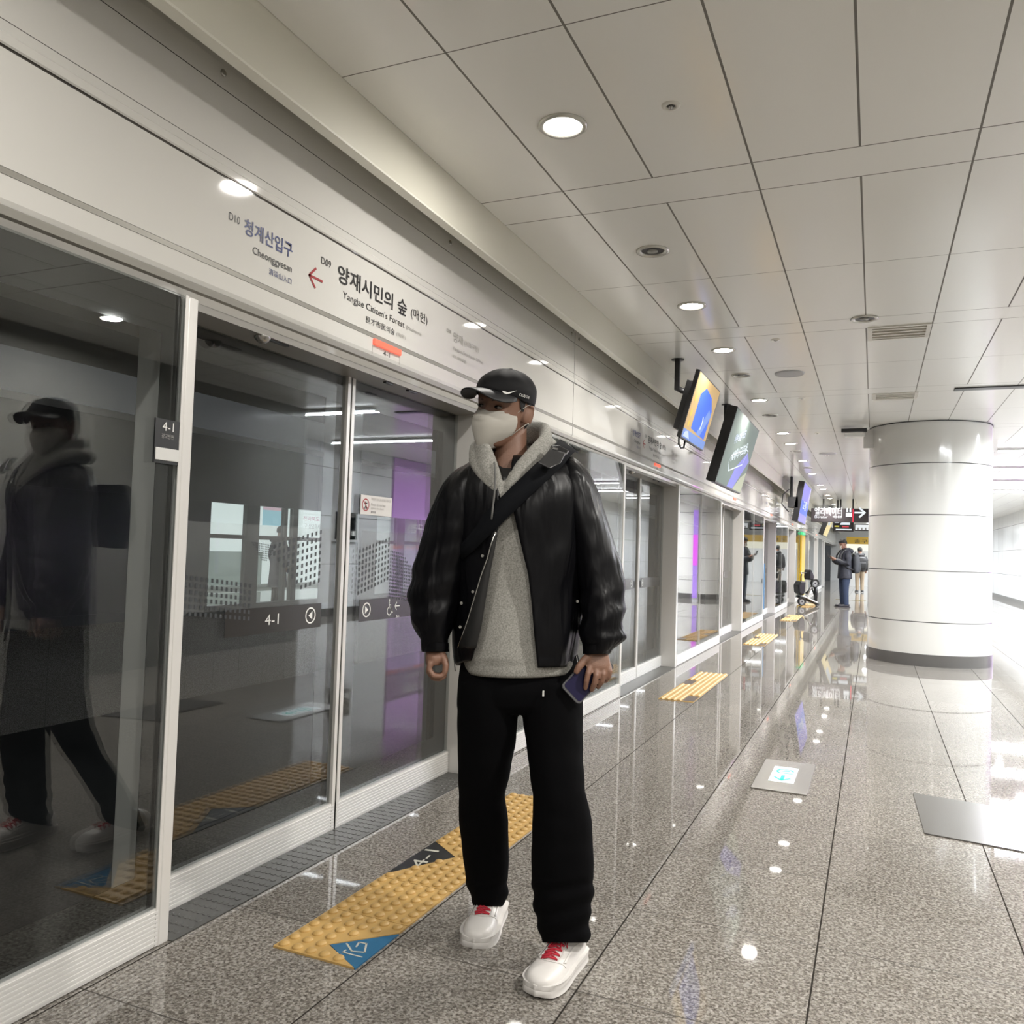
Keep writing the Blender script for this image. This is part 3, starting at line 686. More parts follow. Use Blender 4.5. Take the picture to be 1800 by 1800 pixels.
def tactile_bar(k, lb):
    o = 5.0*k; ya, yb_ = 2.10+o-.03, 3.93+o-.03
    for j in range(6):
        y0 = ya+j*.305; y1 = y0+.303
        t = thing('tactile_tile', '%s ribbed yellow tactile tile of the %s' % (['first', 'second', 'third', 'fourth', 'fifth', 'sixth'][j], lb), 'tactile tile', (-1.5, y0+.15, 0), 'ribbed yellow tactile tiles before the '+lb)
        b = MB(); b.box(TX0+.001, TX1-.001, y0+.001, y1-.001, 0, .005)
        skip = {0: 2, 3: 0}
        for i in range(6):
            x = TX0+.025+i*.05
            if j in skip and skip[j]*2 <= i <= skip[j]*2+1 - (0 if skip[j] == 0 else 1)*0 and i < 6: continue
            b.prism([(x-.0155, y0+.002, .005), (x+.0155, y0+.002, .005), (x+.009, y0+.002, .0135), (x-.009, y0+.002, .0135)], (0, .299, 0))
        pt = b.build('ribbed_plate', M_YEL, t)
        if j in skip:
            x = TX0+.05+skip[j]*.10; w = .048
            MB().box(x-w, x+w, y0+.02, y1-.02, .005, .0062).build('bare_patch', M_BROWN, t)
for k, lb in ((1, 'strip at the second doors'), (2, 'strip at the third doors'), (3, 'strip at the fourth doors'), (4, 'strip at the fifth doors')): tactile_bar(k, lb)
# steel floor sign
fs = thing('floor_sign', 'steel floor plate with a lit white and green guide sign', 'floor sign', (-.45, 5.0, 0))
c4 = [on(x, y, 2, 0) for x, y in ((1322, 1385), (1423, 1386), (1432, 1346), (1344, 1341))]
c4 = [(-.592, 4.665, 0), (-.306, 4.665, 0), (-.306, 5.36, 0), (-.592, 5.36, 0)]
MB().prism(c4, (0, 0, .008)).build('steel_plate', M_STEEL, fs, bevel=.002)
sg = MB().box(-.522, -.388, 4.845, 5.20, .008, .0088).build('lit_panel', mat('floor_lit', (.4, .45, .47), .3, emit=.5, ecol=(.80, .95, 1)), fs)
g = MB(); c0 = Vector((-.455, 5.0, .0092))
UX, UY = Vector((1, 0, 0)), Vector((0, 1, 0))
ptape(c0, [(0, -.01), (0, -.10)], .02, UX, UY, g); ptape(c0, [(-.04, -.06), (0, -.12), (.04, -.06)], .014, UX, UY, g)
ptape(c0, [(.045, .05), (-.03, .05), (-.045, .08), (-.03, .13), (.03, .13), (.045, .10)], .012, UX, UY, g); ptape(c0, [(-.01, .09), (.02, .10)], .016, UX, UY, g)
g.build('green_arrow', mat('floor_green', (.0, .45, .38), .4, emit=.3, ecol=(0, .6, .5)), sg)

# ------------------------------------------------------------------ hanging displays
def display(yb0, yb1, xb, zb, xt, zt, thick, lb, scr, pole_y, px=-1.57):
    """screen faces +X and leans down; edge vector from bottom to top"""
    t = thing('hanging_display', lb, 'display', (px, pole_y, HC))
    e = Vector((xt-xb, 0, zt-zb)); n = Vector((e.z, 0, -e.x)).normalized()      # outward normal (+X, down)
    B0 = Vector((xb, yb0, zb)); B1 = Vector((xb, yb1, zb))
    MB().prism([B0, B1, B1+e, B0+e], -n*thick).build('housing', M_BLACK, t, bevel=.004)
    m_ = .018/ e.length
    S = lambda u, v, d=.001: B0+(B1-B0)*u+e*v+n*d
    scr(t, S, e, n)
    mid = (B0+B1)/2+e*.5-n*thick
    return t, mid, n, e
def quad(S, u0, u1, v0, v1, m, parent, name='screen', d=.001): return MB().add([S(u0, v0, d), S(u1, v0, d), S(u1, v1, d), S(u0, v1, d)], [(0, 1, 2, 3)]).build(name, m, parent)
def em(name, c, s=1.0): return mat(name, tuple(v*.3 for v in c), .55, spec=.25, emit=s*.72, ecol=c)
def scr1(t, S, e, n):
    s = quad(S, .015, .985, .02, .98, em('screen_orange', (.62, .42, .18), .95), t)
    MB().add([S(a, b, .002) for a, b in ((.26, .20), (.88, .16), (.88, .62), (.72, .80), (.42, .86), (.26, .72))], [(0, 1, 2, 3, 4, 5)]).build('blue_picture', em('screen_blue', (.06, .17, .80), 1.0), s)
    quad(S, .015, .985, .02, .15, em('screen_blue2', (.20, .33, .75), .9), s, 'picture_band', .0015)
    MB().add([S(a, b, .0025) for a, b in ((.50, .17), (.66, .17), (.90, .55), (.76, .62))], [(0, 1, 2, 3)]).build('pale_streak', em('screen_pale', (.22, .36, .85), .9), s)
    MB().add([S(a, b, .0025) for a, b in ((.05, .04), (.30, .04), (.20, .14), (.10, .12))], [(0, 1, 2, 3)]).build('white_mark', em('screen_white', (.6, .7, .8), .9), s)
    for u, v, r in ((.12, .62, .05), (.11, .40, .06), (.13, .24, .05)):
        MB().add([S(u+r*math.cos(a)*.6, v+r*math.sin(a), .0024) for a in [i*math.pi/8 for i in range(16)]], [tuple(range(16))]).build('icon', em('screen_yellow', (.75, .55, .10), .9), s)
    MB().add([S(.6+.06*math.cos(a)*.6, .36+.11*math.sin(a), .003) for a in [i*math.pi/8-1.5 for i in range(9)]]+[S(.585+.03*math.cos(a)*.6, .36+.08*math.sin(a), .003) for a in [1.6-i*math.pi/8 for i in range(9)]], [tuple(range(18))]).build('crescent', em('screen_cres', (.8, .9, 1), .9), s)
def bracket(t, mid, n, e, px, py):
    MB().lathe([(.055, 0), (.055, -.008), (.02, -.012)], (px, py, HC), n=24).build('ceiling_flange', M_BLACK, t, smooth='auto')
    MB().box(px-.022, px+.022, py-.022, py+.022, 2.66, HC-.006).build('pole', M_BLACK, t, bevel=.003)
    up_ = e.normalized()
    a = mid-n*.035
    for dy in (-.19, .19):
        MB().prism([a+YD*dy-up_*.23, a+YD*(dy+.04)-up_*.23, a+YD*(dy+.04)+up_*.27, a+YD*dy+up_*.27], n*.036).build('bracket_rail', M_DKMET, t)
    b = mid-n*.11
    MB().prism([b-YD*.24-up_*.20, b+YD*.24-up_*.20, b+YD*.24+up_*.22, b-YD*.24+up_*.22], n*.075).build('back_box', M_DKMET, t, bevel=.006)
    MB().sweep([Vector((px, py, 2.68)), (Vector((px, py, 2.66))+b)/2+Vector((0, 0, .08)), b+up_*.15], .026, n=10).build('swivel_arm', M_DKMET, t, smooth=True)
T1, mid, n, e = display(6.70, 7.66, -1.45, 2.185, -1.30, 2.73, .035, 'hanging display near the man, showing a blue picture on orange', scr1, 7.15)
bracket(T1, mid, n, e, -1.585, 7.15)
c1 = mid-n*.03-e*.5
MB().sweep([c1+YD*(-.25)+Vector((0, 0, .02)), c1+YD*(-.25)-ZD*.04, c1+YD*-.15-ZD*.065, c1+YD*(-.05)-ZD*.05, c1+YD*.0+ZD*.02], .008, n=8).build('cable_loop', M_BLACK, T1, smooth=True)
def scr2(t, S, e, n):
    s = quad(S, .012, .988, .02, .98, em('screen_green', (.24, .30, .27), .62), t)
    g = MB(); c = S(0, 0)
    MB().add([S(a, b, .002) for a, b in ((.62, .02), (.985, .02), (.985, .34), (.80, .22))], [(0, 1, 2, 3)]).build('cream_corner', em('screen_cream', (.55, .57, .42), .8), s)
    MB().add([S(a, b, .002) for a, b in ((.40, .02), (.62, .02), (.95, .50), (.80, .60), (.50, .30))], [(0, 1, 2, 3, 4)]).build('violet_band', em('screen_violet', (.30, .30, .80), .8), s)
    u = (S(1, 0)-S(0, 0)).normalized(); v = (S(0, 1)-S(0, 0)).normalized()
    text('K에너지효율', S(.27, .33, .004), (u+v*.25).normalized(), v, .80, .13, em('screen_white2', (.72, .80, .86), .95), s, bold=.02)
    text('우수 효율 마크', S(.20, .56, .004), (u+v*.25).normalized(), v, .55, .11, em('screen_lilac', (.55, .60, .88), .95), s, bold=.02)
    g = MB(); P = [(.22, .30), (.30, .22), (.72, .40), (.80, .62), (.70, .62), (.25, .42), (.22, .30)]
    for (a, b), (c, d) in zip(P[:-1], P[1:]):
        p, q = S(a, b, .003), S(c, d, .003); g.add([p+v*.008, p-v*.008, q-v*.008, q+v*.008], [(0, 1, 2, 3)])
    g.build('badge_outline', em('screen_white2', (.72, .80, .86), .95), s)
T2, mid, n, e = display(8.62, 10.35, -1.50, 1.985, -1.285, 2.755, .10, 'large hanging display with green-grey picture and white Korean lettering', scr2, 9.46)
MB().lathe([(.05, 0), (.05, -.008), (.02, -.012)], (-1.54, 9.46, HC), n=24).build('ceiling_flange', M_BLACK, T2, smooth='auto')
MB().cyl((-1.54, 9.46, HC), (-1.54, 9.46, 2.38), .024, 14).build('pole', M_BLACK, T2, smooth='auto')
MB().box(-1.56, -1.44, 9.3, 9.62, 2.30, 2.42).build('back_box', M_DKMET, T2)
def scr3(t, S, e, n):
    s = quad(S, .02, .98, .02, .98, em('screen_lilac3', (.32, .30, .82), .9), t)
    quad(S, .02, .98, .22, .55, em('screen_mid3', (.12, .20, .75), .9), s, 'picture_band', .002)
    u = (S(1, 0)-S(0, 0)).normalized(); v = (S(0, 1)-S(0, 0)).normalized()
    text('교통', S(.25, .33, .006), u, v, .9, .2, em('screen_white2', (.72, .80, .86), .95), s, bold=.02)
T3, mid, n, e = display(18.2, 20.2, -1.46, 1.99, -1.33, 2.82, .12, 'farther hanging display with a lilac and blue picture', scr3, 18.4)
MB().cyl((-1.60, 18.3, HC), (-1.60, 18.3, 2.4), .03, 14).build('pole', M_BLACK, T3, smooth='auto')
MB().box(-1.66, -1.46, 18.2, 18.5, 2.28, 2.5).build('back_box', M_DKMET, T3)
MB().sweep([(-1.64, 18.25, 2.66), (-1.76, 18.22, 2.55), (-1.78, 18.2, 2.35), (-1.64, 18.2, 2.18)], .012, n=8).build('cable_loop', M_BLACK, T3, smooth=True)
def scr4(t, S, e, n):
    s = quad(S, .02, .98, .02, .98, em('screen_yel4', (.75, .62, .30), .8), t)
    quad(S, .1, .6, .4, .9, em('screen_grey4', (.5, .55, .6), .8), s, 'picture', .002)
T4, mid, n, e = display(28.2, 30.6, -1.5, 1.97, -1.18, 2.85, .14, 'farthest hanging display with a yellow picture, beyond the big sign', scr4, 29)
MB().cyl((-1.55, 29.2, HC), (-1.55, 29.2, 2.4), .03, 14).build('pole', M_BLACK, T4, smooth='auto')

# ------------------------------------------------------------------ overhead signs
def front(s, x0, x1, z0, z1, y, m, parent, **k): return text(s, (x0, y, z0), (1, 0, 0), ZD, x1-x0, z1-z0, m, parent, **k)
YS = 25.2
M_SG = mat('sign_black', (.035, .03, .033), .3)
S1 = thing('elevator_sign', 'long black overhead sign with white lettering, lift symbol and right arrow', 'sign', (0, YS, 2.6))
MB().box(-1.66, .9, YS, YS+.14, 2.27, 2.66).build('sign_box', M_SG, S1, bevel=.01)
k_ = YS/24
def sx_(px, py=900): return on(px, py, 1, YS-.003)
def ft(s, p0, p1, m, par, bold=.0):
    a = on(*p0, 1, YS-.004); b = on(*p1, 1, YS-.004); return front(s, a.x, b.x, a.z, b.z, YS-.004, m, par, bold=bold)
ft('엘리베이터', (1432, 906), (1480, 892), M_LITW, S1, .0)
ft('Elevator', (1432, 910.5), (1455, 906.5), M_LITW, S1)
ft('电梯', (1464, 910.5), (1480, 906.5), M_LITW, S1)
ic = MB(); c0 = on(1492, 901, 1, YS-.004)
ic.box(c0.x-.075, c0.x+.075, c0.y, c0.y+.002, c0.z-.12, c0.z+.0)
for dx in (-.04, .04): ic.box(c0.x+dx-.025, c0.x+dx+.025, c0.y, c0.y+.002, c0.z+.02, c0.z+.09); rr = ring((c0.x+dx, c0.y, c0.z+.11), 0, .02, (1, 0, 0), ZD, 12); ic.add(rr.v, rr.f)
ic.build('lift_symbol', M_LITW, S1)
a0 = on(1503, 901, 1, YS-.004); ar = MB(); ptape(a0, [(0, 0), (.24, 0)], .045, (1, 0, 0), ZD, ar); ptape(a0, [(.12, .12), (.25, 0), (.12, -.12)], .05, (1, 0, 0), ZD, ar); ar.build('arrow', M_LITW, S1)
rb = on(1500, 900, 1, YS-.005); MB().box(rb.x-.02, rb.x+.01, YS-.006, YS-.002, 2.28, 2.65).build('red_bar', mat('sign_red', (.5, .02, .05), .4, emit=.3, ecol=(.6, .03, .06)), S1)
MB().box(rb.x-.03, rb.x+.01, YS+.04, YS+.08, 2.65, HC).build('hanger', M_BLACK, S1)
MB().box(-1.35, -1.31, YS+.04, YS+.08, 2.65, HC).build('hanger', M_BLACK, S1)
# left part of the sign seen mirrored in the screen wall
MB().box(-.9, -.86, YS+.15, YS+.19, 2.25, HC).build('hanger', M_BLACK, S1)
S2 = thing('train_board', 'black train information board under the long overhead sign', 'sign', (-.6, YS+1, 2.1), None)
y_ = YS+.5
p0 = on(1464, 934, 1, y_); p1 = on(1501, 915, 1, y_)
MB().box(p0.x+.1, p0.x+.14, y_+.04, y_+.08, p1.z, HC).build('hanger', M_BLACK, S2)
MB().box(p0.x, p1.x, y_, y_+.12, p0.z, p1.z).build('board_box', M_SG, S2, bevel=.01)
for pa, pb, mm, nm in (((1467, 919), (1475, 917), 'w', 'text_line'), ((1477, 922.5), (1494, 917), 'w', 'text_line'), ((1467, 926), (1475, 924), 'y', 'text_line'), ((1480, 927), (1492, 925), 'r', 'text_line'), ((1469, 931.5), (1497, 930), 'w', 'text_line')):
    a, b = on(*pa, 1, y_), on(*pb, 1, y_)
    MB().box(a.x, b.x, y_-.003, y_, a.z, b.z).build(nm, {'w': M_LITW, 'y': em('led_yellow', (.8, .7, .1), 1), 'r': em('led_red', (.8, .1, .12), .8)}[mm], S2)
S3 = thing('white_display', 'white lit display hanging beside the train information board', 'display', (.1, y_, 2.1))
p0 = on(1502, 933, 1, y_); MB().box(p0.x, p0.x+1.2, y_, y_+.12, p0.z, 2.245).build('housing', M_SG, S3); MB().box(p0.x+.9, p0.x+.94, y_+.04, y_+.08, 2.24, HC).build('hanger', M_BLACK, S3)
MB().box(p0.x+.02, p0.x+1.18, y_-.003, y_, p0.z+.03, 2.225).build('screen', em('screen_w5', (.85, .88, .9), 1.0), S3)
for i in range(3): MB().box(p0.x+.08+i*.1, p0.x+.11+i*.1, y_-.006, y_-.003, p0.z+.03, p0.z+.09).build('figure', M_GREY, S3)
S4 = thing('yellow_banner', 'dark yellow overhead sign band beyond the train board', 'sign', (.5, 38, 2))
p0 = on(1488, 956, 1, 38.0); p1 = on(1600, 946, 1, 38)
MB().box(p0.x, p1.x, 38, 38.1, p0.z, p1.z).build('band', mat('banner_yellow', (.30, .18, .01), .4, emit=.25, ecol=(.5, .33, .02)), S4)
front('출구 Exit 2', p0.x+.3, p0.x+1.6, p0.z+.04, p0.z+.2, 37.99, M_TEXTK, S4)
MB().box(p0.x+1, p0.x+1.05, 38.02, 38.06, p1.z, HC).build('hanger', M_BLACK, S4)
S5 = thing('lit_panel', 'pale lit wall panel under the yellow sign band', 'light panel', (.5, 42, 1.5))
p0 = on(1488, 968, 1, 42.0); MB().box(p0.x, p0.x+3.4, 42, 42.1, p0.z, p0.z+.42).build('panel', em('pale_lit', (.9, .88, .72), 1.1), S5); MB().box(p0.x, p0.x+3.4, 42.0, 42.1, 0, p0.z).build('base_panel', M_WALLG, S5)
yp = tag(MB().box(XF+.002, XF+.05, 25.6, 26.9, .02, 1.9).build('advert_poster', mat('bright_yellow', (.75, .48, .02), .3)), 'tall yellow poster on the screen wall behind the scooter', 'sign')
gs = tag(MB().box(XF+.002, XF+.06, 25.8, 26.8, 1.92, 1.99).build('green_light', em('green_lit', (.1, .75, .3), 1.2)), 'small green lit strip on top of the yellow panel', 'light')
lv = tag(MB().box(-2.02, -1.97, 17.0, 17.1, .2, 1.1).build('light_blue_sticker', em('stk_blue', (.15, .42, .75), .15)), 'tall light blue sticker on the fourth doors', 'sticker')
tag(MB().box(-1.06, -.2, 27.4, 27.46, .001, .006).build('floor_tape', em('tape_yellow', (.6, .5, .15), .05)), 'pale yellow tape across the floor beyond the man on his phone', 'tape')

# ------------------------------------------------------------------ opposite platform
OX = -10.0
wl = [(10.59, 11.45), (11.78, 12.47), (12.55, 12.72), (12.86, 13.68)]
op = thing('opposite_screen_doors', 'dark framed screen doors of the opposite platform seen through the glass', 'door', (OX, 12, 0))
MB().box(OX-.15, OX, NEAR, FAR, 1.86, HC).build('header', mat('opp_frame', (.09, .095, .09), .35), op)
MB().box(OX-.15, OX, NEAR, FAR, 0, .14).build('sill', mat('opp_frame', (.09, .095, .09), .35), op)
ys = []
y = -2.4
cells = [(a, b) for a, b in wl]
for k in (1, 2, 3):
    cells += [(a+k*5.0, b+k*5.0) for a, b in wl]
cells.sort()
for (a, b), (c, d) in zip([(0, NEAR)]+cells, cells+[(FAR, 0)]):
    MB().box(OX-.1, OX-.01, b, c, .14, 1.86).build('post', mat('opp_frame', (.09, .095, .09), .35), op)
for a, b in cells:
    MB().box(OX-.08, OX-.03, a, b, 1.26, 1.33).build('transom', M_DKMET, op)
    MB().box(OX-.06, OX-.05, a, b, .14, 1.86).build('pane', M_GLASSF, op)
ad = thing('advertising_board', 'bright advertising board on the opposite platform with Korean lettering', 'advertisement', (-14.95, 15, 1))
MB().box(-14.99, -14.9, 9, 21.5, .1, 2.6).build('lit_face', em('ad_white', (.86, .93, .90), 1.15), ad)
def adt(s, p0, p1, m):
    a = on(*p0, 0, -14.88); b = on(*p1, 0, -14.88); text(s, a, YD, ZD, b.y-a.y, b.z-a.z, m, ad)
adt('전라북도', (533, 912+3), (562, 903+6), em('ad_pink', (.75, .25, .4), .6)); adt('구 상담하세요', (535, 929), (568, 922), M_TEXTG)
a = on(463, 888, 0, -14.88); b = on(497, 925, 0, -14.88)
MB().box(-14.89, -14.88, a.y, b.y, b.z, a.z).build('poster', em('ad_blue', (.45, .75, .85), .9), ad)
MB().box(-14.885, -14.878, a.y, b.y, a.z-.12, a.z).build('poster_head', em('ad_pink2', (.8, .55, .62), .9), ad)
a = on(373, 945, 0, -14.88); b = on(437, 960, 0, -14.88)
MB().box(-14.89, -14.85, a.y-3, b.y+.5, .1, .95).build('counter', em('ad_grey', (.35, .42, .38), .7), ad)
#PEOPLE#
# ------------------------------------------------------------------ PEOPLE
def cr(p0, p1, p2, p3, t):
    return tuple(.5*((2*b)+(-a+c)*t+(2*a-5*b+4*c-d)*t*t+(-a+3*b-3*c+d)*t**3) for a, b, c, d in zip(p0, p1, p2, p3))
def dense(rows, step):
    out = []
    for i in range(len(rows)-1):
        p = [rows[max(i-1, 0)], rows[i], rows[i+1], rows[min(i+2, len(rows)-1)]]
        n = max(1, int(round(abs(rows[i+1][0]-rows[i][0])/step)))
        for k in range(n): out.append(cr(*p, k/n))
    out.append(tuple(rows[-1])); return out
def se(c, e): return math.copysign(abs(c)**e, c)
def loft(rows, n=40, step=6, ex=.9, disp=None, a0=0, a1=2*math.pi, cap=True, tilt=None, mb=None):
    """rows: (y, xl, xr, depth, depth radius) in photo pixels and metres; a tapering closed tube or an open sheet"""
    R = dense(rows, step); full = abs(a1-a0-2*math.pi) < 1e-6 if not callable(a0) else False
    m = n if full else n+1; vs = []
    for r in R:
        y, xl, xr, dc, rd = r[:5]; cx, rx = (xl+xr)/2, (xr-xl)/2
        A0 = a0(y, cx, rx) if callable(a0) else a0; A1 = a1(y, cx, rx) if callable(a1) else a1
        for k in range(m):
            t = A0+(A1-A0)*k/n; c, s = se(math.cos(t), ex), se(math.sin(t), ex)
            q = disp(t, y) if disp else 0
            yy = y+(tilt(t, y) if tilt else 0)
            vs.append(pd(cx+(rx+q)*c, yy, dc-(rd+q*.0017)*s))
    fs = []
    for j in range(len(R)-1):
        for k in range(n): fs.append((j*m+k, j*m+(k+1) % m, (j+1)*m+(k+1) % m, (j+1)*m+k))
    if cap and full: fs += [tuple(range(m))[::-1], tuple((len(R)-1)*m+k for k in range(m))]
    mb = mb or MB(); return mb.add(vs, fs)
def fuse(mb, name, m, parent, vox=.005, smooth=4, fac=.5):
    o = mb.build('tmp', m); r = o.modifiers.new('r', 'REMESH'); r.mode = 'VOXEL'; r.voxel_size = vox
    s = o.modifiers.new('s', 'SMOOTH'); s.factor = fac; s.iterations = smooth
    me = bpy.data.meshes.new_from_object(o.evaluated_get(bpy.context.evaluated_depsgraph_get()))
    bpy.data.objects.remove(o); me.name = name
    me.polygons.foreach_set('use_smooth', [True]*len(me.polygons))
    if not me.materials: me.materials.append(m)
    o = bpy.data.objects.new(name, me); COL.objects.link(o)
    if parent is not None: o.parent = parent; o.matrix_parent_inverse = world(parent).inverted()
    return o
def solid(o, th, off=-1):
    s = o.modifiers.new('s', 'SOLIDIFY'); s.thickness = th; s.offset = off; return o
M_SKIN = mat('skin', (.205, .108, .072), .5, bump=(260, .08))
M_HAIR = mat('black_hair', (.006, .005, .005), .75, bump=(300, .5))
M_EYEW = mat('eye_white', (.26, .23, .21), .2)
M_EYEB = mat('dark_iris', (.012, .008, .006), .1)
def leather(nt, b, tc, nz):
    mp = nt.nodes.new('ShaderNodeMapping'); mp.inputs['Scale'].default_value = (16, 16, 3.5)
    n2 = nt.nodes.new('ShaderNodeTexNoise'); n2.inputs['Scale'].default_value = 1; n2.inputs['Detail'].default_value = 2.5; n2.inputs['Distortion'].default_value = .5
    nt.links.new(tc.outputs['Object'], mp.inputs[0]); nt.links.new(mp.outputs[0], n2.inputs['Vector'])
    bp = nt.nodes.new('ShaderNodeBump'); bp.inputs['Strength'].default_value = .75; bp.inputs['Distance'].default_value = .02
    nt.links.new(n2.outputs['Fac'], bp.inputs['Height']); nt.links.new(bp.outputs[0], b.inputs['Normal'])
M_JACK = mat('black_coated_jacket', (.003, .003, .004), .36, spec=.17, build=leather)
M_TROU = mat('black_trousers', (.0025, .0025, .003), .9, spec=.06)
def heather(nt, b, tc, nz):
    nz.inputs['Scale'].default_value = 260; nz.inputs['Detail'].default_value = 5
    c = nt.nodes.new('ShaderNodeValToRGB'); e = c.color_ramp.elements; e[0].position = .35; e[0].color = (.20, .197, .18, 1); e[1].position = .65; e[1].color = (.35, .342, .315, 1)
    nt.links.new(nz.outputs['Fac'], c.inputs[0]); nt.links.new(c.outputs[0], b.inputs['Base Color'])
M_HOOD = mat('heather_grey_jersey', (.27, .265, .245), .9, spec=.2, build=heather)
M_MASK = mat('white_mask', (.44, .42, .38), .75, spec=.2)
M_CAP = mat('black_cap', (.005, .005, .006), .7, spec=.2)
M_SHOE = mat('white_leather', (.66, .64, .62), .4)
M_LACE = mat('red_laces', (.45, .015, .035), .7)
M_STRAP = mat('black_webbing', (.004, .0045, .006), .8, spec=.12)
M_SILV = mat('silver_snap', (.5, .5, .48), .25, metal=.9)

P1 = thing('person', 'man in a black cap, white mask, black jacket and grey hoodie walking toward the camera', 'person', pd(905, 1700, 2.45)*1)
P1.location.z = 0
# ---- head frame
def head_frame(P0, yaw, roll, pitch, fw=FW, rt=RT):
    fh = Vector((fw.x, fw.y, 0)).normalized(); rh = Vector((fh.y, -fh.x, 0)); up = Vector((0, 0, 1))
    F = -fh*math.cos(yaw)-rh*math.sin(yaw); F = (F*math.cos(pitch)+up*math.sin(pitch)).normalized()
    R_ = F.cross(up).normalized(); U = R_.cross(F).normalized()
    Rr = R_*math.cos(roll)-U*math.sin(roll); U = Rr.cross(F).normalized()
    return lambda x, y, z: P0+Rr*x+F*y+U*z
HEADP = [(-.120, .016, .074, .036), (-.112, .034, .086, .010), (-.095, .047, .090, -.020), (-.075, .056, .089, -.045), (-.050, .063, .088, -.065), (-.025, .068, .087, -.080),
         (0, .072, .085, -.090), (.025, .0745, .087, -.095), (.050, .0755, .086, -.095), (.075, .071, .076, -.088), (.095, .059, .058, -.070), (.110, .038, .032, -.045), (.118, .012, .008, -.018)]
def headmesh(H, mb, s=1.0, detail=True):
    R = dense([(z*1000, w, f, b) for z, w, f, b in HEADP], 4 if detail else 10); n = 64 if detail else 28
    vs = []
    for z, w, f, b in R:
        z /= 1000
        for k in range(n):
            t = 2*math.pi*k/n; x = w*se(math.cos(t), .88); sn = math.sin(t)
            cy0 = (f+b)/2+.0; y = cy0+(f-cy0)*se(sn, .88)
            if sn > 0:
                g = lambda a, b_, c, d: math.exp(-((x-a)/b_)**2-((z-c)/d)**2)
                y += .010*g(0, .010, -.012, .02)+.022*g(0, .013, -.036, .013)      # nose
                y -= .009*g(.031, .016, .001, .011)+.009*g(-.031, .016, .001, .011)  # sockets
                y += .004*g(.03, .022, .021, .007)+.004*g(-.03, .022, .021, .007)    # brow
                y += .004*g(.042, .02, -.028, .016)+.004*g(-.042, .02, -.028, .016)  # cheekbones
                y += .006*g(0, .022, -.068, .006)+.005*g(0, .020, -.077, .006)-.004*g(0, .02, -.0725, .002)+.005*g(0, .018, -.105, .012)
            vs.append(H(x*s, y*s, z*s))
    m = len(R); fs = [(j*n+k, j*n+(k+1) % n, (j+1)*n+(k+1) % n, (j+1)*n+k) for j in range(m-1) for k in range(n)]
    fs += [tuple(range(n))[::-1], tuple((m-1)*n+k for k in range(n))]
    mb.add(vs, fs)
    for sd in (-1, 1):    # ears: bowl with a rim
        n1, n2 = 20, 8; vs = []; fs = []
        for j in range(n2):
            a = math.pi*j/(n2-1)
            for k in range(n1):
                t = 2*math.pi*k/n1
                ry, rz = .017*math.sin(a), .032*math.sin(a)
                px_ = .0775+.0095*math.cos(a)+(.004 if j < 3 else 0)*0
                yy = -.012+ry*math.cos(t)-.004*math.sin(t); zz = -.012+rz*math.sin(t)*(1 if math.sin(t) > 0 else .85)
                px_ += .006*(-.012-yy)/.017*.8
                if j < 3: px_ -= .005*(3-j)/3*0
                vs.append(H(sd*px_*s, yy*s, zz*s))
        for j in range(n2-1):
            for k in range(n1): fs.append((j*n1+k, j*n1+(k+1) % n1, (j+1)*n1+(k+1) % n1, (j+1)*n1+k))
        fs += [tuple(range(n1))[::-1], tuple((n2-1)*n1+k for k in range(n1))]
        mb.add(vs, fs)
        rim = [H(sd*(.086+.003*math.cos(a))*s, (-.014-.0135*math.sin(a)*1.0)*s, (-.010+.027*math.cos(a))*s) for a in [-.5+i*.33 for i in range(11)]]
        mb.sweep(rim, .0036*s, n=8)
H1 = head_frame(pd(887, 719, 2.50), math.radians(36), math.radians(-9), math.radians(-3))
bd = MB(); headmesh(H1, bd)
# neck, trunk, limbs (mostly under the clothes)
loft([(742, 872, 926, 2.53, .054), (780, 868, 926, 2.52, .056), (812, 862, 930, 2.515, .058), (835, 846, 945, 2.515, .062), (850, 825, 985, 2.52, .07)], mb=bd)
loft([(826, 850, 965, 2.52, .07), (850, 812, 1010, 2.52, .09), (900, 815, 1005, 2.51, .11), (1000, 822, 1000, 2.51, .105), (1100, 822, 1005, 2.51, .11), (1190, 815, 1015, 2.51, .10), (1215, 818, 1012, 2.51, .09)], mb=bd, step=20)
loft([(845, 806, 845, 2.51, .045), (950, 758, 815, 2.50, .045), (1060, 738, 782, 2.48, .038), (1120, 748, 780, 2.455, .03), (1146, 750, 781, 2.445, .024)], mb=bd, step=15, n=20)
loft([(845, 985, 1030, 2.51, .045), (950, 1018, 1068, 2.50, .045), (1050, 1045, 1086, 2.47, .038), (1110, 1040, 1074, 2.43, .03), (1148, 1033, 1066, 2.41, .024)], mb=bd, step=15, n=20)
loft([(1200, 825, 900, 2.51, .08), (1380, 826, 874, 2.56, .05), (1500, 836, 880, 2.68, .045), (1590, 845, 872, 2.768, .033), (1602, 846, 871, 2.775, .033)], mb=bd, step=20, n=24)
loft([(1200, 925, 1010, 2.50, .08), (1390, 952, 1012, 2.455, .055), (1520, 962, 1018, 2.455, .045), (1650, 974, 1008, 2.48, .034), (1665, 974, 1008, 2.485, .034)], mb=bd, step=20, n=24)
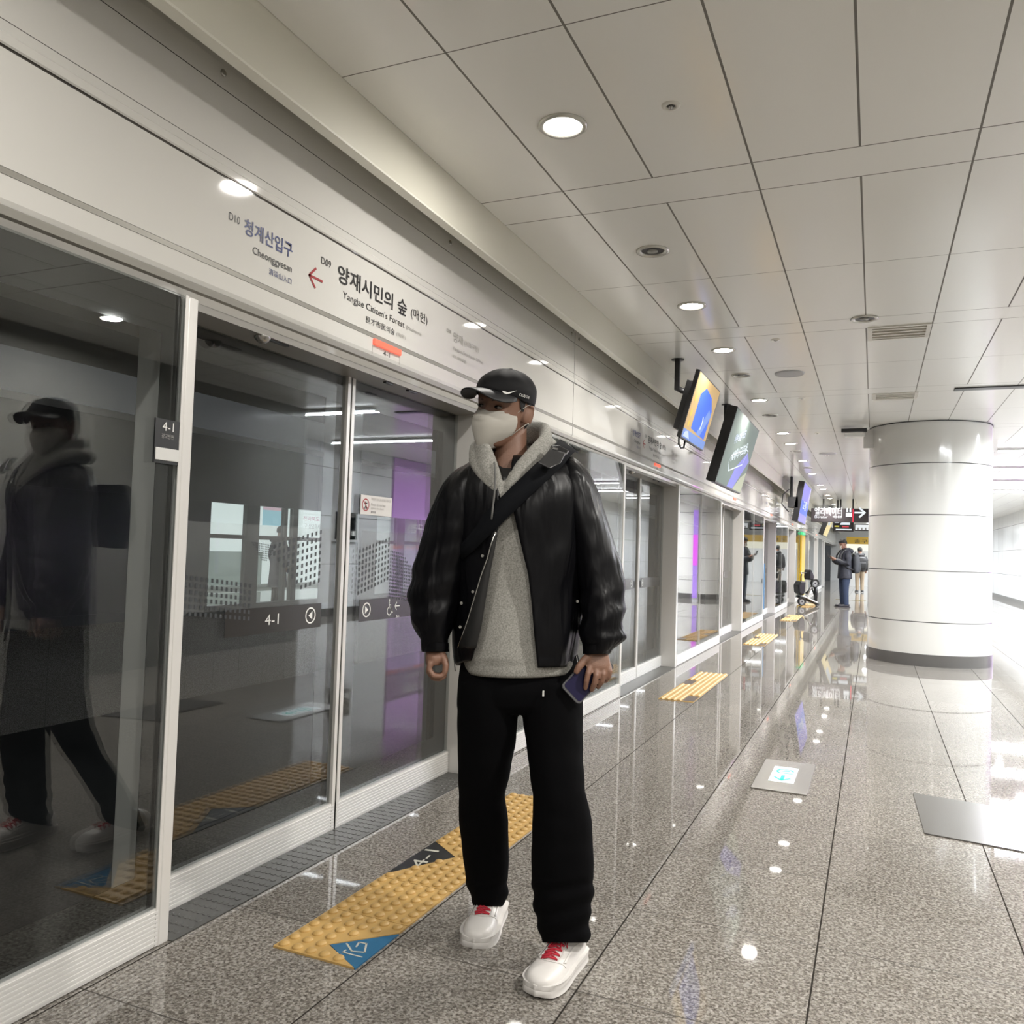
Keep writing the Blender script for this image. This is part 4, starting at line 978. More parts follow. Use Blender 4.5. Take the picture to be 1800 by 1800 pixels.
def chain(pts, r, mb):      # finger: points (x, y, depth), radii in metres
    P = [pd(*p) for p in pts]; Q = []; q = []
    for i in range(len(P)-1):
        for k in range(3): Q.append(P[i].lerp(P[i+1], k/3)); q.append(r[i]+(r[i+1]-r[i])*k/3)
    Q.append(P[-1]); q.append(r[-1])
    d = (P[-1]-P[-2]).normalized(); Q.append(P[-1]+d*r[-1]*.7); q.append(r[-1]*.65)
    return mb.sweep(Q, q, n=12)
# right hand (left in the photo), loosely curled, seen from the thumb side
loft([(1134, 752, 779, 2.448, .023), (1144, 749, 782, 2.444, .028), (1154, 748, 784, 2.44, .037), (1163, 748, 780, 2.44, .040), (1170, 751, 774, 2.44, .037)], mb=bd, step=3, n=24)
for i, (dd, r, L) in enumerate(((-.033, .0082, 0), (-.011, .0085, 4), (.012, .0082, 3), (.033, .0072, -3))):
    chain([(757, 1164, 2.44+dd), (754, 1177+L, 2.437+dd), (762, 1188+L, 2.434+dd), (774, 1189+L, 2.434+dd), (782, 1184+L, 2.436+dd)], [r*1.15, r*1.05, r, r*.95, r*.85], bd)
chain([(774, 1146, 2.424), (781, 1158, 2.412), (784, 1170, 2.405), (782, 1182, 2.402)], [.013, .0112, .010, .0085], bd)
# left hand (right in the photo), back of the hand to the camera, fingers over the phone
loft([(1138, 1036, 1066, 2.41, .021), (1148, 1033, 1069, 2.402, .020), (1160, 1031, 1072, 2.395, .018), (1172, 1032, 1073, 2.388, .016), (1180, 1035, 1072, 2.385, .012)], mb=bd, step=3, n=24, ex=.8)
for pts, r in (([(1038, 1168, 2.386), (1034, 1184, 2.372), (1031, 1197, 2.371), (1029, 1210, 2.378)], .0082),
               ([(1049, 1171, 2.388), (1048, 1188, 2.368), (1045, 1201, 2.369), (1040, 1213, 2.380)], .0085),
               ([(1060, 1171, 2.390), (1061, 1186, 2.373), (1058, 1198, 2.375), (1051, 1208, 2.386)], .0082),
               ([(1069, 1167, 2.394), (1072.5, 1180, 2.380), (1070, 1190, 2.382), (1064, 1198, 2.390)], .0072)):
    chain(pts, [r*1.1, r*1.05, r*.98, r*.84], bd)
chain([(1037, 1152, 2.392), (1026, 1162, 2.382), (1018, 1172, 2.376), (1013, 1181, 2.374)], [.0135, .0118, .0105, .0088], bd)
body = fuse(bd, 'body', M_SKIN, P1, .003, 2, .5)
# eyes, brows, hair
for sd in (-1, 1):
    e = MB(); c = (sd*.031, .0715, .000)
    def ell(c, rx, ry, rz, mb, n=16, H=H1):
        vs = []; fs = []
        for j in range(n//2+1):
            a = math.pi*j/(n//2)
            for k in range(n):
                t = 2*math.pi*k/n; vs.append(H(c[0]+rx*math.sin(a)*math.cos(t), c[1]+ry*math.sin(a)*math.sin(t), c[2]+rz*math.cos(a)))
        for j in range(n//2):
            for k in range(n): fs.append((j*n+k, j*n+(k+1) % n, (j+1)*n+(k+1) % n, (j+1)*n+k))
        return mb.add(vs, fs)
    eo = ell(c, .0135, .0085, .0046, e).build('eye', M_EYEW, P1, smooth=True)
    ell((sd*.031+.0035, .0762, .0), .0072, .0052, .0047, MB()).build('iris', M_EYEB, eo, smooth=True)
    MB().sweep([H1(sd*.031+dx, .0785-abs(dx)*.22, .0042-dx*dx*14) for dx in (-.014, -.008, 0, .008, .014)], .0013, n=6).build('upper_eyelid', M_EYEB, eo, smooth=True)
    MB().sweep([H1(sd*(.016+i*.0075), .0865-i*.0022-i*i*.0005, .0185+.0018*math.sin(i*.8)) for i in range(5)], [.002, .0032, .0032, .0026, .0014], [.0018]*5, n=8).build('eyebrow', M_HAIR, P1, smooth=True)
hr = MB(); rr = dense([(-60, .060, -.055, -.071), (-40, .067, -.030, -.082), (-15, .0735, -.012, -.092), (10, .0765, .010, -.098), (35, .0785, .030, -.100), (60, .0790, .04, -.099)], 5); n = 30; vs = []
for z, w, f, b in rr:
    A0 = .42 if z < 14 else .42-.42*min(1, (z-14)/8)
    for k in range(n+1):
        t = A0+(math.pi-2*A0)*k/n
        vs.append(H1(w*math.cos(t)*1.005, b*math.sin(t), z/1000))
m_ = n+1
hr.add(vs, [(j*m_+k, j*m_+k+1, (j+1)*m_+k+1, (j+1)*m_+k) for j in range(len(rr)-1) for k in range(n)])
HA = solid(hr.build('hair', M_HAIR, P1, smooth=True), .004, 0)
for sd in (-1, 1):
    MB().add([H1(sd*.0765, .002, .030), H1(sd*.0755, .030, .030), H1(sd*.0755, .024, .012), H1(sd*.0745, .014, -.004), H1(sd*.0765, .006, -.002)], [(0, 1, 2, 3, 4)]).build('sideburn', M_HAIR, HA)
# ---- cap
cap = MB(); rows = [(28, .0805, .098, -.096), (40, .0825, .101, -.099), (60, .0820, .099, -.098), (78, .076, .090, -.091), (94, .064, .074, -.078), (107, .045, .050, -.056), (115, .022, .022, -.030), (118, .003, -.002, -.008)]
R = dense(rows, 3); n = 60; vs = []
for z, w, f, b in R:
    for k in range(n):
        t = 2*math.pi*k/n; x = w*math.cos(t); c0 = (f+b)/2; y = c0+(f-c0)*math.sin(t); zz = z
        if z < 60: zz = z-(60-z)/32*(10*max(0, -math.sin(t))+3*abs(math.cos(t))-17*max(0, math.sin(t)))    # dips at the back and sides
        dent = .0015*math.cos(6*t)*(1 if z > 60 else .3)
        vs.append(H1(x*(1-dent*8), y, zz/1000+.001*math.sin(9*t+z*.1)))
cap.add(vs, [(j*n+k, j*n+(k+1) % n, (j+1)*n+(k+1) % n, (j+1)*n+k) for j in range(len(R)-1) for k in range(n)])
CP = solid(cap.build('cap', M_CAP, P1, smooth=True), .0022, 1)
br = MB(); nu, nv = 32, 12; vs = []
def brimpt(u, v, dz=0):
    a = u*1.08
    bx, by = .083*math.sin(a), -.001+.100*math.cos(a)
    L = .082*(1-.93*abs(u)**3.0)*math.cos(a*.35)
    return H1(bx*(1+.05*v)+0, by+L*v, .0455-.014*u*u*(1-v)-.052*u*u*v*(L/.082)-.014*u*u*v-.012*v*v+.006*v+dz)
for j in range(nv+1):
    for i in range(nu+1): vs.append(brimpt(-1+2*i/nu, j/nv))
br.add(vs, [(j*(nu+1)+i, j*(nu+1)+i+1, (j+1)*(nu+1)+i+1, (j+1)*(nu+1)+i) for j in range(nv) for i in range(nu)])
BR = solid(br.build('brim', mat('cap_brim', (.009, .0095, .011), .5, spec=.3), CP, smooth=True), .003, 1)
for j in range(3):
    MB().sweep([brimpt(-.92+1.84*i/24, .35+.2*j, .0022) for i in range(25)], .0004, n=4).build('stitching', M_BLACK, BR)
MB().lathe([(.007, 0), (.006, .003), (.0001, .004)], H1(0, -.005, .118), n=12).build('top_button', M_CAP, CP, smooth=True)
# tick mark at the brim root and lettering on the side (photo right side = wearer's left)
def onbr(u, v, d=.0035): return brimpt(u, v, d)
tk = MB(); A = [(-.98, .02), (-.93, .30), (-.84, .40), (-.60, .10)]
pts = [onbr(-.93, .10, .004), onbr(-.90, .38, .004), onbr(-.84, .47, .004), onbr(-.72, .38, .004), onbr(-.52, -.02, .006), onbr(-.72, .20, .005), onbr(-.82, .28, .005), onbr(-.87, .22, .005)]
def crownpt(t, z, out=.0035):
    zz = z*1000
    for i in range(len(rows)-1):
        if rows[i][0] <= zz <= rows[i+1][0]:
            k = (zz-rows[i][0])/(rows[i+1][0]-rows[i][0]); w, f, b = [rows[i][q]+(rows[i+1][q]-rows[i][q])*k for q in (1, 2, 3)]; break
    else: w, f, b = rows[0][1:]
    c0 = (f+b)/2; return H1((w+out)*math.cos(t), c0+(f-c0+out)*math.sin(t), z)
def arcmark(pts2, name, m, par, out=.004):
    V = [crownpt(math.pi-a, z, out) for a, z in pts2]
    return MB().add(V, [tuple(range(len(V)))]).build(name, m, par)
arcmark([(.98, .0475), (.92, .0415), (.84, .0395), (.74, .0425), (.52, .0545), (.73, .0475), (.82, .0455), (.88, .0475)], 'tick_emblem', M_TEXTW, CP, .0045)
def curved_text(s, a0, a1, z0, z1, m, par):
    key = s; o = text(s, (0, 0, 0), (1, 0, 0), (0, 1, 0), 1, 1, m, None, depth=0)
    me = o.data
    for v in me.vertices:
        a = a0+(a1-a0)*v.co.x; v.co = crownpt(math.pi-a, z0+(z1-z0)*v.co.y-.004*v.co.x, .0045)
    o.parent = par; o.matrix_parent_inverse = world(par).inverted(); return o
curved_text('CLUB ON', .42, .02, .0405, .0485, M_TEXTW, CP)
# ---- mask
mk = MB(); nu, nv = 36, 20; vs = []
prof = [(0, -.015, .0975, .056, .030), (20, -.029, .107, .0645, .022), (45, -.047, .1125, .068, .018), (60, -.063, .1125, .068, .016), (75, -.086, .108, .062, .016), (90, -.112, .101, .044, .018), (100, -.132, .090, .024, .024)]
Rm = dense(prof, 5)
for v, z, f, w, ys in Rm:
    for i in range(nu+1):
        u = -1+2*i/nu; a = u*1.5
        x = w*se(math.sin(a), .95); k = max(0, math.cos(a))**1.12
        y = ys+(f-ys)*k
        zz = z+.014*(abs(u)**2)*(1-v/100)+.026*(abs(u)**2)*(v/100)+.0015*math.sin(v*.5)*(abs(u) > .3)
        if v < 6 and abs(u) < .18: zz -= .004*(1-abs(u)/.18)*-1
        vs.append(H1(x, y, zz))
mk.add(vs, [(j*(nu+1)+i, j*(nu+1)+i+1, (j+1)*(nu+1)+i+1, (j+1)*(nu+1)+i) for j in range(len(Rm)-1) for i in range(nu)])
MK = solid(mk.build('face_mask', M_MASK, P1, smooth=True), .0012, 1)
for z in (-.030, -.034):
    MB().sweep([H1(-.045+.09*i/16, .034+(.126-.034)*math.cos((-.045+.09*i/16)/.062*1.35)**.72+.0016, z-.004*((i-8)/8)**2) for i in range(5, 17)], .0006, n=4).build('fold_line', M_MASK, MK)
for sd in (-1, 1):
    MB().sweep([H1(sd*.061, .036, -.022), H1(sd*.072, .018, .000), H1(sd*.083, -.002, .018), H1(sd*.088, -.018, .016)], .0011, n=6).build('ear_loop', M_MASK, MK, smooth=True)
    MB().sweep([H1(sd*.058, .030, -.078), H1(sd*.069, .014, -.058), H1(sd*.079, -.006, -.040), H1(sd*.085, -.022, -.030)], .0011, n=6).build('ear_loop', M_MASK, MK, smooth=True)
# ---- trousers
tr = MB()
wr = lambda t, y: 1.6*noise.noise(Vector((math.cos(t)*1.2, math.sin(t)*1.2, y*.018)))*1.3
loft([(1150, 812, 1016, 2.51, .115), (1190, 806, 1023, 2.51, .122), (1215, 804, 1024, 2.505, .124), (1236, 803, 1024, 2.505, .118), (1246, 806, 1020, 2.505, .112), (1256, 830, 1000, 2.505, .09)], mb=tr, step=6, n=60)
def legdisp(t, y): return 2.2*noise.noise(Vector((math.cos(t)*1.5, math.sin(t)*1.5, y*.03)))+(2.5*math.sin(y*.16+2*math.cos(t)) if y > 1545 else 0)
loft([(1200, 804, 914, 2.505, .112), (1240, 803, 912, 2.505, .112), (1310, 804, 905, 2.52, .100), (1380, 806, 892, 2.55, .090), (1400, 807, 888, 2.565, .088), (1440, 807, 892, 2.60, .085), (1500, 814, 895, 2.68, .085), (1560, 822, 892, 2.745, .080), (1585, 829, 890, 2.765, .078), (1593, 834, 886, 2.768, .074)], mb=tr, n=44, disp=legdisp)
loft([(1200, 916, 1023, 2.50, .112), (1250, 917, 1025, 2.49, .112), (1310, 925, 1024, 2.475, .100), (1380, 934, 1028, 2.455, .092), (1400, 937, 1031, 2.45, .090), (1450, 936, 1040, 2.45, .090), (1520, 935, 1044, 2.455, .088), (1590, 937, 1041, 2.465, .085), (1615, 942, 1036, 2.47, .082), (1640, 948, 1038, 2.475, .080), (1657, 951, 1033, 2.478, .076)], mb=tr, n=44, disp=legdisp)
TR = fuse(tr, 'trousers', M_TROU, P1, .005, 3)
# ---- grey hoodie
def hwr(t, y):
    return 2.2*math.sin(3.2*t+.6)*max(0, (y-1000)/200)+2.5*noise.noise(Vector((math.cos(t)*2, math.sin(t)*2, y*.012)))
HR = [(830, 828, 990, 2.52, .080), (860, 812, 1012, 2.505, .118), (940, 810, 1010, 2.50, .126), (1040, 812, 1004, 2.50, .128), (1120, 812, 996, 2.50, .134), (1156, 808, 1002, 2.50, .138), (1164, 810, 1010, 2.50, .133), (1176, 812, 1010, 2.50, .134), (1187, 818, 1006, 2.50, .131)]
ho = loft(HR, n=72, disp=hwr, cap=False, tilt=lambda t, y: (5*math.sin(t)+6*math.cos(t)**2*0-4*abs(math.cos(t))**2 if y > 1150 else 0))
HO = solid(ho.build('grey_hoodie', M_HOOD, P1, smooth=True), .003)
# hood lying round the neck: broad folded roll, two ends meeting low at the chest
def hoodpath(off=0):
    return [pd(882+off*.2, 868+off, 2.385), pd(868, 838+off, 2.392), pd(853, 806+off, 2.42), pd(846, 782+off, 2.47), pd(858, 770+off, 2.545), pd(890, 766+off, 2.60), pd(928, 762+off, 2.60), pd(954, 765+off, 2.545), pd(958, 784+off, 2.47), pd(937, 806+off, 2.42), pd(912, 830+off, 2.392), pd(892, 858+off, 2.378)]
def smoothpath(P, n=4):
    Q = []
    for i in range(len(P)-1):
        a, b, c, d = P[max(i-1, 0)], P[i], P[i+1], P[min(i+2, len(P)-1)]
        for k in range(n): Q.append(Vector(cr(tuple(a), tuple(b), tuple(c), tuple(d), k/n)))
    Q.append(P[-1]); return Q
hp = smoothpath(hoodpath()); N = len(hp)
hb = MB()
ra = [.013+.027*math.sin(math.pi*min(1, i/(N-1)*1.0))**.7 for i in range(N)]; rb = [.010+.012*math.sin(math.pi*i/(N-1))**.6 for i in range(N)]
hb.sweep(hp, ra, rb, n=20, up=UP*.8+FW*.4)
hp2 = smoothpath([pd(884, 878, 2.375), pd(862, 850, 2.392), pd(845, 826, 2.42), pd(836, 800, 2.47), pd(846, 786, 2.56), pd(890, 792, 2.63), pd(945, 784, 2.60), pd(968, 786, 2.53), pd(960, 806, 2.46), pd(930, 826, 2.415), pd(905, 848, 2.39), pd(890, 872, 2.375)])
hb.sweep(hp2, [.010+.018*math.sin(math.pi*i/(len(hp2)-1))**.7 for i in range(len(hp2))], [.010+.012*math.sin(math.pi*i/(len(hp2)-1))**.6 for i in range(len(hp2))], n=20, up=UP*.6+FW*.6)
# V panel below
hb.prism([pd(846, 800, 2.425), pd(868, 852, 2.385), pd(880, 893, 2.372), pd(893, 905, 2.368), pd(896, 880, 2.368), pd(885, 850, 2.375), pd(868, 815, 2.405), pd(858, 796, 2.425)], FW*.022)
HD = fuse(hb, 'hood', M_HOOD, HO, .0045, 5)
MB().sweep([pd(869, 812, 2.385), pd(871, 840, 2.365), pd(869, 870, 2.352), pd(866, 895, 2.344), pd(864, 913, 2.34)], .0030, n=8).build('drawstring', mat('cord_grey', (.12, .12, .115), .8), HO, smooth=True)
tee = MB().prism([pd(862, 808, 2.455), pd(872, 834, 2.42), pd(884, 856, 2.40), pd(896, 842, 2.41), pd(908, 818, 2.44), pd(896, 823, 2.435), pd(884, 822, 2.435), pd(872, 815, 2.445)], FW*.045).build('black_t_shirt', M_BLACK, P1)
# ---- jacket: open shell with a front gap
JR = [(800, 862, 975, 2.515, .085), (808, 835, 1003, 2.515, .108), (820, 812, 1022, 2.515, .125), (845, 797, 1032, 2.51, .140), (880, 790, 1036, 2.505, .150), (940, 790, 1030, 2.50, .152), (1000, 793, 1026, 2.50, .152), (1060, 795, 1022, 2.50, .153), (1110, 797, 1020, 2.50, .156), (1140, 799, 1016, 2.50, .157), (1152, 800, 1013, 2.50, .152), (1160, 801, 1012, 2.50, .154), (1170, 803, 1010, 2.50, .150)]
GL = [(790, 860), (812, 862), (850, 873), (880, 880), (905, 880), (935, 874), (965, 869), (1000, 862), (1040, 855), (1100, 845), (1155, 832), (1180, 826)]
GR = [(790, 905), (812, 899), (850, 897), (880, 899), (905, 904), (950, 914), (1010, 929), (1060, 935), (1120, 940), (1172, 946), (1190, 947)]
def itp(T, y):
    for (a, b), (c, d) in zip(T[:-1], T[1:]):
        if a <= y <= c: return b+(d-b)*(y-a)/(c-a)
    return T[-1][1] if y > T[-1][0] else T[0][1]
EXJ = .9
def ang(x, cx, rx):
    c = max(-1, min(1, (x-cx)/rx)); return math.acos(se(c, 1/EXJ))
def jd(t, y):
    v = 3.0*math.sin(9*t+1.5*noise.noise(Vector((t*2, y*.01, 0)))*3)*min(1, max(0, (y-840)/120))*.45
    v += 4.0*noise.noise(Vector((math.cos(t)*2.2, math.sin(t)*2.2, y*.011)))
    return v
jk = loft(JR, n=120, step=5, ex=EXJ, disp=jd, cap=False,
          a0=lambda y, cx, rx: ang(itp(GL, y), cx, rx), a1=lambda y, cx, rx: 2*math.pi+ang(itp(GR, y), cx, rx),
          tilt=lambda t, y: 0 if y < 1140 else (y-1140)/30*((-12 if math.pi/2 < (t % (2*math.pi)) < math.pi else 4)*max(0, math.sin(t))))
def jdepth(x, y, out=.004):
    T = dense(JR, 5); b = min(T, key=lambda r: abs(r[0]-y)); cx, rx = (b[1]+b[2])/2, (b[2]-b[1])/2
    c = max(-.98, min(.98, (x-cx)/rx)); s = math.sin(ang(x, cx, rx))
    return b[3]-b[4]*se(s, EXJ)-out
def slv(t, y, ph=0):
    f = min(1, max(0, (y-900)/150))
    v = 3.4*noise.noise(Vector((math.cos(t)*1.3+ph, math.sin(t)*1.3, y*.028)))*(.5+f)
    v += f*2.6*math.sin(y*.13+2.2*math.cos(t)+ph)*(.5+.5*noise.noise(Vector((ph, t, y*.02))))
    return v
def sleeve(rows, ph): return loft(rows, n=48, step=4, disp=lambda t, y: slv(t, y, ph), mb=jk, ex=.95)
sleeve([(812, 832, 868, 2.515, .05), (822, 806, 872, 2.515, .075), (840, 786, 874, 2.51, .092), (870, 768, 868, 2.505, .100), (910, 752, 856, 2.50, .102), (960, 737, 842, 2.495, .098), (1010, 723, 826, 2.485, .092), (1055, 718, 812, 2.475, .086), (1090, 722, 800, 2.465, .078), (1112, 730, 792, 2.455, .066), (1124, 737, 789, 2.452, .058), (1128, 738, 789, 2.45, .056), (1146, 744, 787, 2.445, .047)], 0)
sleeve([(803, 985, 1008, 2.515, .05), (812, 976, 1020, 2.515, .075), (832, 970, 1036, 2.51, .092), (870, 975, 1054, 2.505, .100), (910, 988, 1066, 2.50, .102), (960, 1002, 1082, 2.49, .098), (1010, 1014, 1096, 2.475, .092), (1055, 1020, 1100, 2.455, .086), (1085, 1020, 1096, 2.44, .080), (1104, 1020, 1097, 2.43, .074), (1121, 1020, 1099, 2.42, .070), (1133, 1023, 1088, 2.413, .058), (1150, 1026, 1073, 2.405, .046)], 4)
JK = solid(jk.build('black_jacket', M_JACK, P1, smooth=True), .004)
# turned-back left front with lining, zip and snaps, collar
lin = MB(); N = 30; vs = []
ZL = [(935, 871), (960, 862), (980, 857), (1010, 846), (1040, 837), (1060, 831), (1090, 822), (1110, 815), (1137, 805)]
for i in range(N):
    y = 935+i*(1140-935)/(N-1); vs += [pd(itp(ZL, y), y, jdepth(itp(ZL, y), y, .013)), pd(itp(GL, y)+1, y, jdepth(itp(GL, y), y, .009))]
lin.add(vs, [(2*i, 2*i+1, 2*i+3, 2*i+2) for i in range(N-1)])
solid(lin.build('lining', mat('jacket_lining', (.012, .012, .012), .5), JK, smooth=True), .002, 0)
MB().sweep([pd(x, y, jdepth(x, y, .015)) for y, x in ZL], .0020, n=6).build('zip', M_SILV, JK, smooth=True)
for x, y in ((861, 852), (854, 914), (848, 977), (831, 1040), (811, 1060), (809, 1102), (1015, 1057)):
    c = pd(x, y, jdepth(x, y, .006)); MB().cyl(c+FW*.004, c-FW*.002, .0048, 14, .0042).build('snap', M_SILV, JK, smooth='auto')
for x in (1013, 797):
    MB().sweep([pd(x, 1150, jdepth(x, 1150, .006)), pd(x+2, 1166, 2.42), pd(x+3, 1180, 2.42)], .0016, n=6).build('drawcord', M_BLACK, JK)
for a, c in (((1146, 744, 787, 2.445, .049),), 0), (((1150, 1026, 1073, 2.405, .048),), 1):
    y, xl, xr, dc, rd = a[0]
    loft([(y-16, xl-2, xr+2+4*c, dc+.003, rd+.006), (y-8, xl-1, xr+2+2*c, dc, rd+.003), (y-1, xl, xr, dc, rd+.001)], n=40, step=3, cap=False).build('cuff', M_JACK, JK, smooth=True)
# waist drawcord tip, pocket mark on the trousers
tg = pd(955, 1219, 2.376); MB().box(tg.x-.002, tg.x+.002, tg.y-.002, tg.y+.002, tg.z-.008, tg.z+.008).build('pocket_tag', M_TEXTW, TR)
# ---- shoes
def shoe(heel, toe, lift, name='shoe'):
    heel = Vector(heel); toe = Vector(toe); d = toe-heel; d.z = 0; d.normalize(); s = Vector((d.y, -d.x, 0)); u = ZD
    L = lambda a, b, c: heel+d*a+s*b+u*(c+lift(a))
    pr = [(0, .022, .060), (.008, .033, .082), (.03, .038, .100), (.07, .040, .108), (.11, .041, .104), (.15, .044, .088), (.19, .049, .074), (.23, .051, .066), (.26, .048, .062), (.280, .041, .056), (.292, .031, .050), (.299, .018, .043), (.302, .006, .036)]
    R = dense([(a*1000, w, h_) for a, w, h_ in pr], 7); n = 24; vs = []
    for a, w, h_ in R:
        a /= 1000
        for k in range(n+1):
            t = math.pi*k/n; c, sn = math.cos(t), math.sin(t)
            vs.append(L(a, w*se(c, .8), .026+(h_-.026)*se(sn, .75)))
    m = n+1; fs = [(j*m+k, j*m+k+1, (j+1)*m+k+1, (j+1)*m+k) for j in range(len(R)-1) for k in range(n)]
    fs += [tuple(range(m)), tuple((len(R)-1)*m+k for k in range(m))[::-1]]
    sh = MB().add(vs, fs).build('shoe', M_SHOE, P1, smooth=True)
    so = MB(); out = []
    S2 = [(a/1000, w+.007*min(1, w/.03)) for a, w, h_ in R]
    pts = [(a-.004 if i == 0 else a, w) for i, (a, w) in enumerate(S2)]
    loop = [(a, w) for a, w in pts]+[(.3045, .0045), (.3055, 0), (.3045, -.0045)]+[(a, -w) for a, w in reversed(pts)]
    k = len(loop); vs = []
    for z, g in ((0, -.003), (.006, 0), (.016, .0005), (.018, -.001), (.020, .0005), (.031, -.001), (.033, -.005)):
        for a, w in loop: vs.append(L(a+(g if a > .15 else -g), w+math.copysign(g*min(1, abs(w)/.02), w) if w else 0, z))
    fs = [(j*k+i, j*k+(i+1) % k, (j+1)*k+(i+1) % k, (j+1)*k+i) for j in range(6) for i in range(k)]+[tuple(range(k))[::-1], tuple(6*k+i for i in range(k))]
    so.add(vs, fs).build('sole', mat('sole_white', (.62, .60, .58), .5), sh, smooth='auto')
    def top(a, f):
        for (a0, w0, h0), (a1, w1, h1) in zip(pr[:-1], pr[1:]):
            if a0 <= a <= a1: q = (a-a0)/(a1-a0); w, h_ = w0+(w1-w0)*q, h0+(h1-h0)*q; break
        t = math.acos(se(max(-1, min(1, f)), 1/.8)); return L(a, w*f, .026+(h_-.026)*se(math.sin(t), .75)+.0035)
    # toe cap seam, side swoosh seams, laces
    MB().sweep([top(.225-.03*abs(f)**2, f) - u*.0022 for f in [-.95+i*.1 for i in range(20)]], .0014, n=6).build('toe_seam', M_SHOE, sh, smooth=True)
    for sg in (-1, 1):
        MB().sweep([top(a, sg*(.42+.15*math.sin((a-.07)*14))) - u*.002 for a in [.07+i*.012 for i in range(13)]], .0018, n=6).build('eyestay_edge', M_SHOE, sh, smooth=True)
        MB().prism([top(.06, sg*.93), top(.12, sg*.97), top(.19, sg*.88), top(.20, sg*.80), top(.12, sg*.86)], s*sg*.0015).build('side_overlay', M_SHOE, sh)
    for i in range(5):
        a = .130+i*.019; la = MB()
        P = [top(a+.004, -.48), top(a-.001, -.2), top(a-.003, 0)+u*.002, top(a-.001, .2), top(a+.004, .48)]
        la.sweep(P, .0034, .0020, n=8, up=u).build('lace', M_LACE, sh, smooth=True)
        MB().sweep([top(a+.004, -.40), top(a+.010, 0)+u*.003, top(a+.016, .40)], .0030, .0018, n=8, up=u).build('lace', M_LACE, sh, smooth=True)
    for sg in (-1, 1):
        MB().sweep([top(.118, 0)+u*.006, top(.13, sg*.5)+u*.01, top(.155, sg*.7)+u*.006, top(.145, sg*.35)+u*.008, top(.118, 0)+u*.006], .0028, .0018, n=8, up=u).build('lace_bow', M_LACE, sh, smooth=True)
        MB().sweep([top(.12, 0)+u*.005, top(.15, sg*.25)+u*.008, top(.175, sg*.4)+u*.004], .0026, .0018, n=8, up=u).build('lace_end', M_LACE, sh, smooth=True)
    return sh
t1 = on(834, 1666, 2, 0); a1 = pd(861, 1600, 2.775); a1.z = 0; d1 = t1-a1; d1.normalize()
shoe(t1-d1*.295, t1, lambda a: 0)
t2 = on(942, 1755, 2, 0); a2 = pd(994, 1660, 2.485); a2.z = 0; d2 = t2-a2; d2.normalize()
shoe(t2-d2*.295, t2, lambda a: .0+max(0, a-.1)*.04)
# ---- sling bag: strap over the shoulder, buckle flap, small pouch at the back
SB = thing('sling_bag', 'black sling bag strap worn across the chest of the man in the cap', 'bag', pd(935, 850, 2.33))
cen = [(1003, 786, 2.62), (998, 783, 2.55), (990, 790, 2.45), (978, 806, 0), (955, 828, 0), (930, 850, 0), (905, 874, 0), (880, 898, 0), (862, 916, 0), (846, 936, 0), (826, 958, 0), (806, 976, 0)]
V = []
for i, (x, y, d) in enumerate(cen):
    w = (17 if i < 9 else 15 - (i-8)*1.5); nx, ny = .69*w, .72*w
    if i < 3: nx, ny = w*.8, w*.6
    for sg in (-1, 1):
        X, Yp = x+sg*nx, y+sg*ny
        dd = d if d else min(jdepth(X, Yp, .010), 2.40 if y < 900 else 9)
        if y < 880 and d == 0: dd = jdepth(x, y, .014)+(.004 if sg < 0 else -.002)
        V.append(pd(X, Yp, dd))
st = MB().add(V, [(2*i, 2*i+1, 2*i+3, 2*i+2) for i in range(len(cen)-1)])
so_ = st.build('strap', M_STRAP, SB, smooth=True); solid(so_, .004, 0)
fl = MB().prism([pd(945, 813, 2.345), pd(968, 788, 2.37), pd(996, 796, 2.36), pd(985, 815, 2.335), pd(966, 824, 2.33)], FW*.02).build('shoulder_flap', mat('flap_grey', (.035, .035, .036), .3), SB, bevel=.004)
MB().prism([pd(968, 783, 2.385), pd(984, 783, 2.385), pd(1001, 792, 2.38), pd(996, 800, 2.37), pd(982, 796, 2.37)], FW*.02).build('buckle', M_BLACK, SB, bevel=.003)
MB().prism([pd(972, 786, 2.368), pd(981, 788, 2.368), pd(980, 791, 2.366), pd(971, 789, 2.366)], FW*.004).build('buckle_bar', mat('buckle_shine', (.25, .25, .25), .2, metal=.6), SB)
c = pd(905, 950, 2.75); q = MB()
loft([(850, 870, 960, 2.73, .05), (870, 850, 975, 2.74, .06), (950, 845, 975, 2.745, .065), (990, 860, 960, 2.735, .05)], n=30).build('pouch', M_STRAP, SB, smooth=True)
# ---- phone
ax = pd(1010, 1214, 2.385)-pd(1052, 1170, 2.412); L_ = .150; ax.normalize()
cph = pd(1033, 1189, 2.3985); sd_ = ax.cross(-FW).normalized(); nf = sd_.cross(ax).normalized()
if nf.dot(FW) > 0: nf = -nf
PH = thing('smartphone', 'dark phone in a clear case held in the hand of the man in the cap', 'phone', cph)
def rrect(c, a, b, r, n=6):
    out = []
    for (sx, sy), st_ in (((1, 1), 0), ((-1, 1), 1), ((-1, -1), 2), ((1, -1), 3)):
        for k in range(n+1):
            t = math.pi/2*(st_+k/n); out.append(c+sd_*((a-r)*sx+r*math.cos(t))+ax*((b-r)*sy+r*math.sin(t)))
    return out
MB().prism(rrect(cph+nf*-.004, .0375, .0775, .012), nf*.009).build('clear_case', mat('case_grey', (.075, .075, .08), .35), PH, bevel=.0015)
MB().prism(rrect(cph+nf*.005, .0335, .070, .009), nf*.0012).build('back_panel', mat('phone_violet', (.007, .005, .035), .45, spec=.25), PH)
cb = cph+nf*.006-ax*.045-sd_*.012
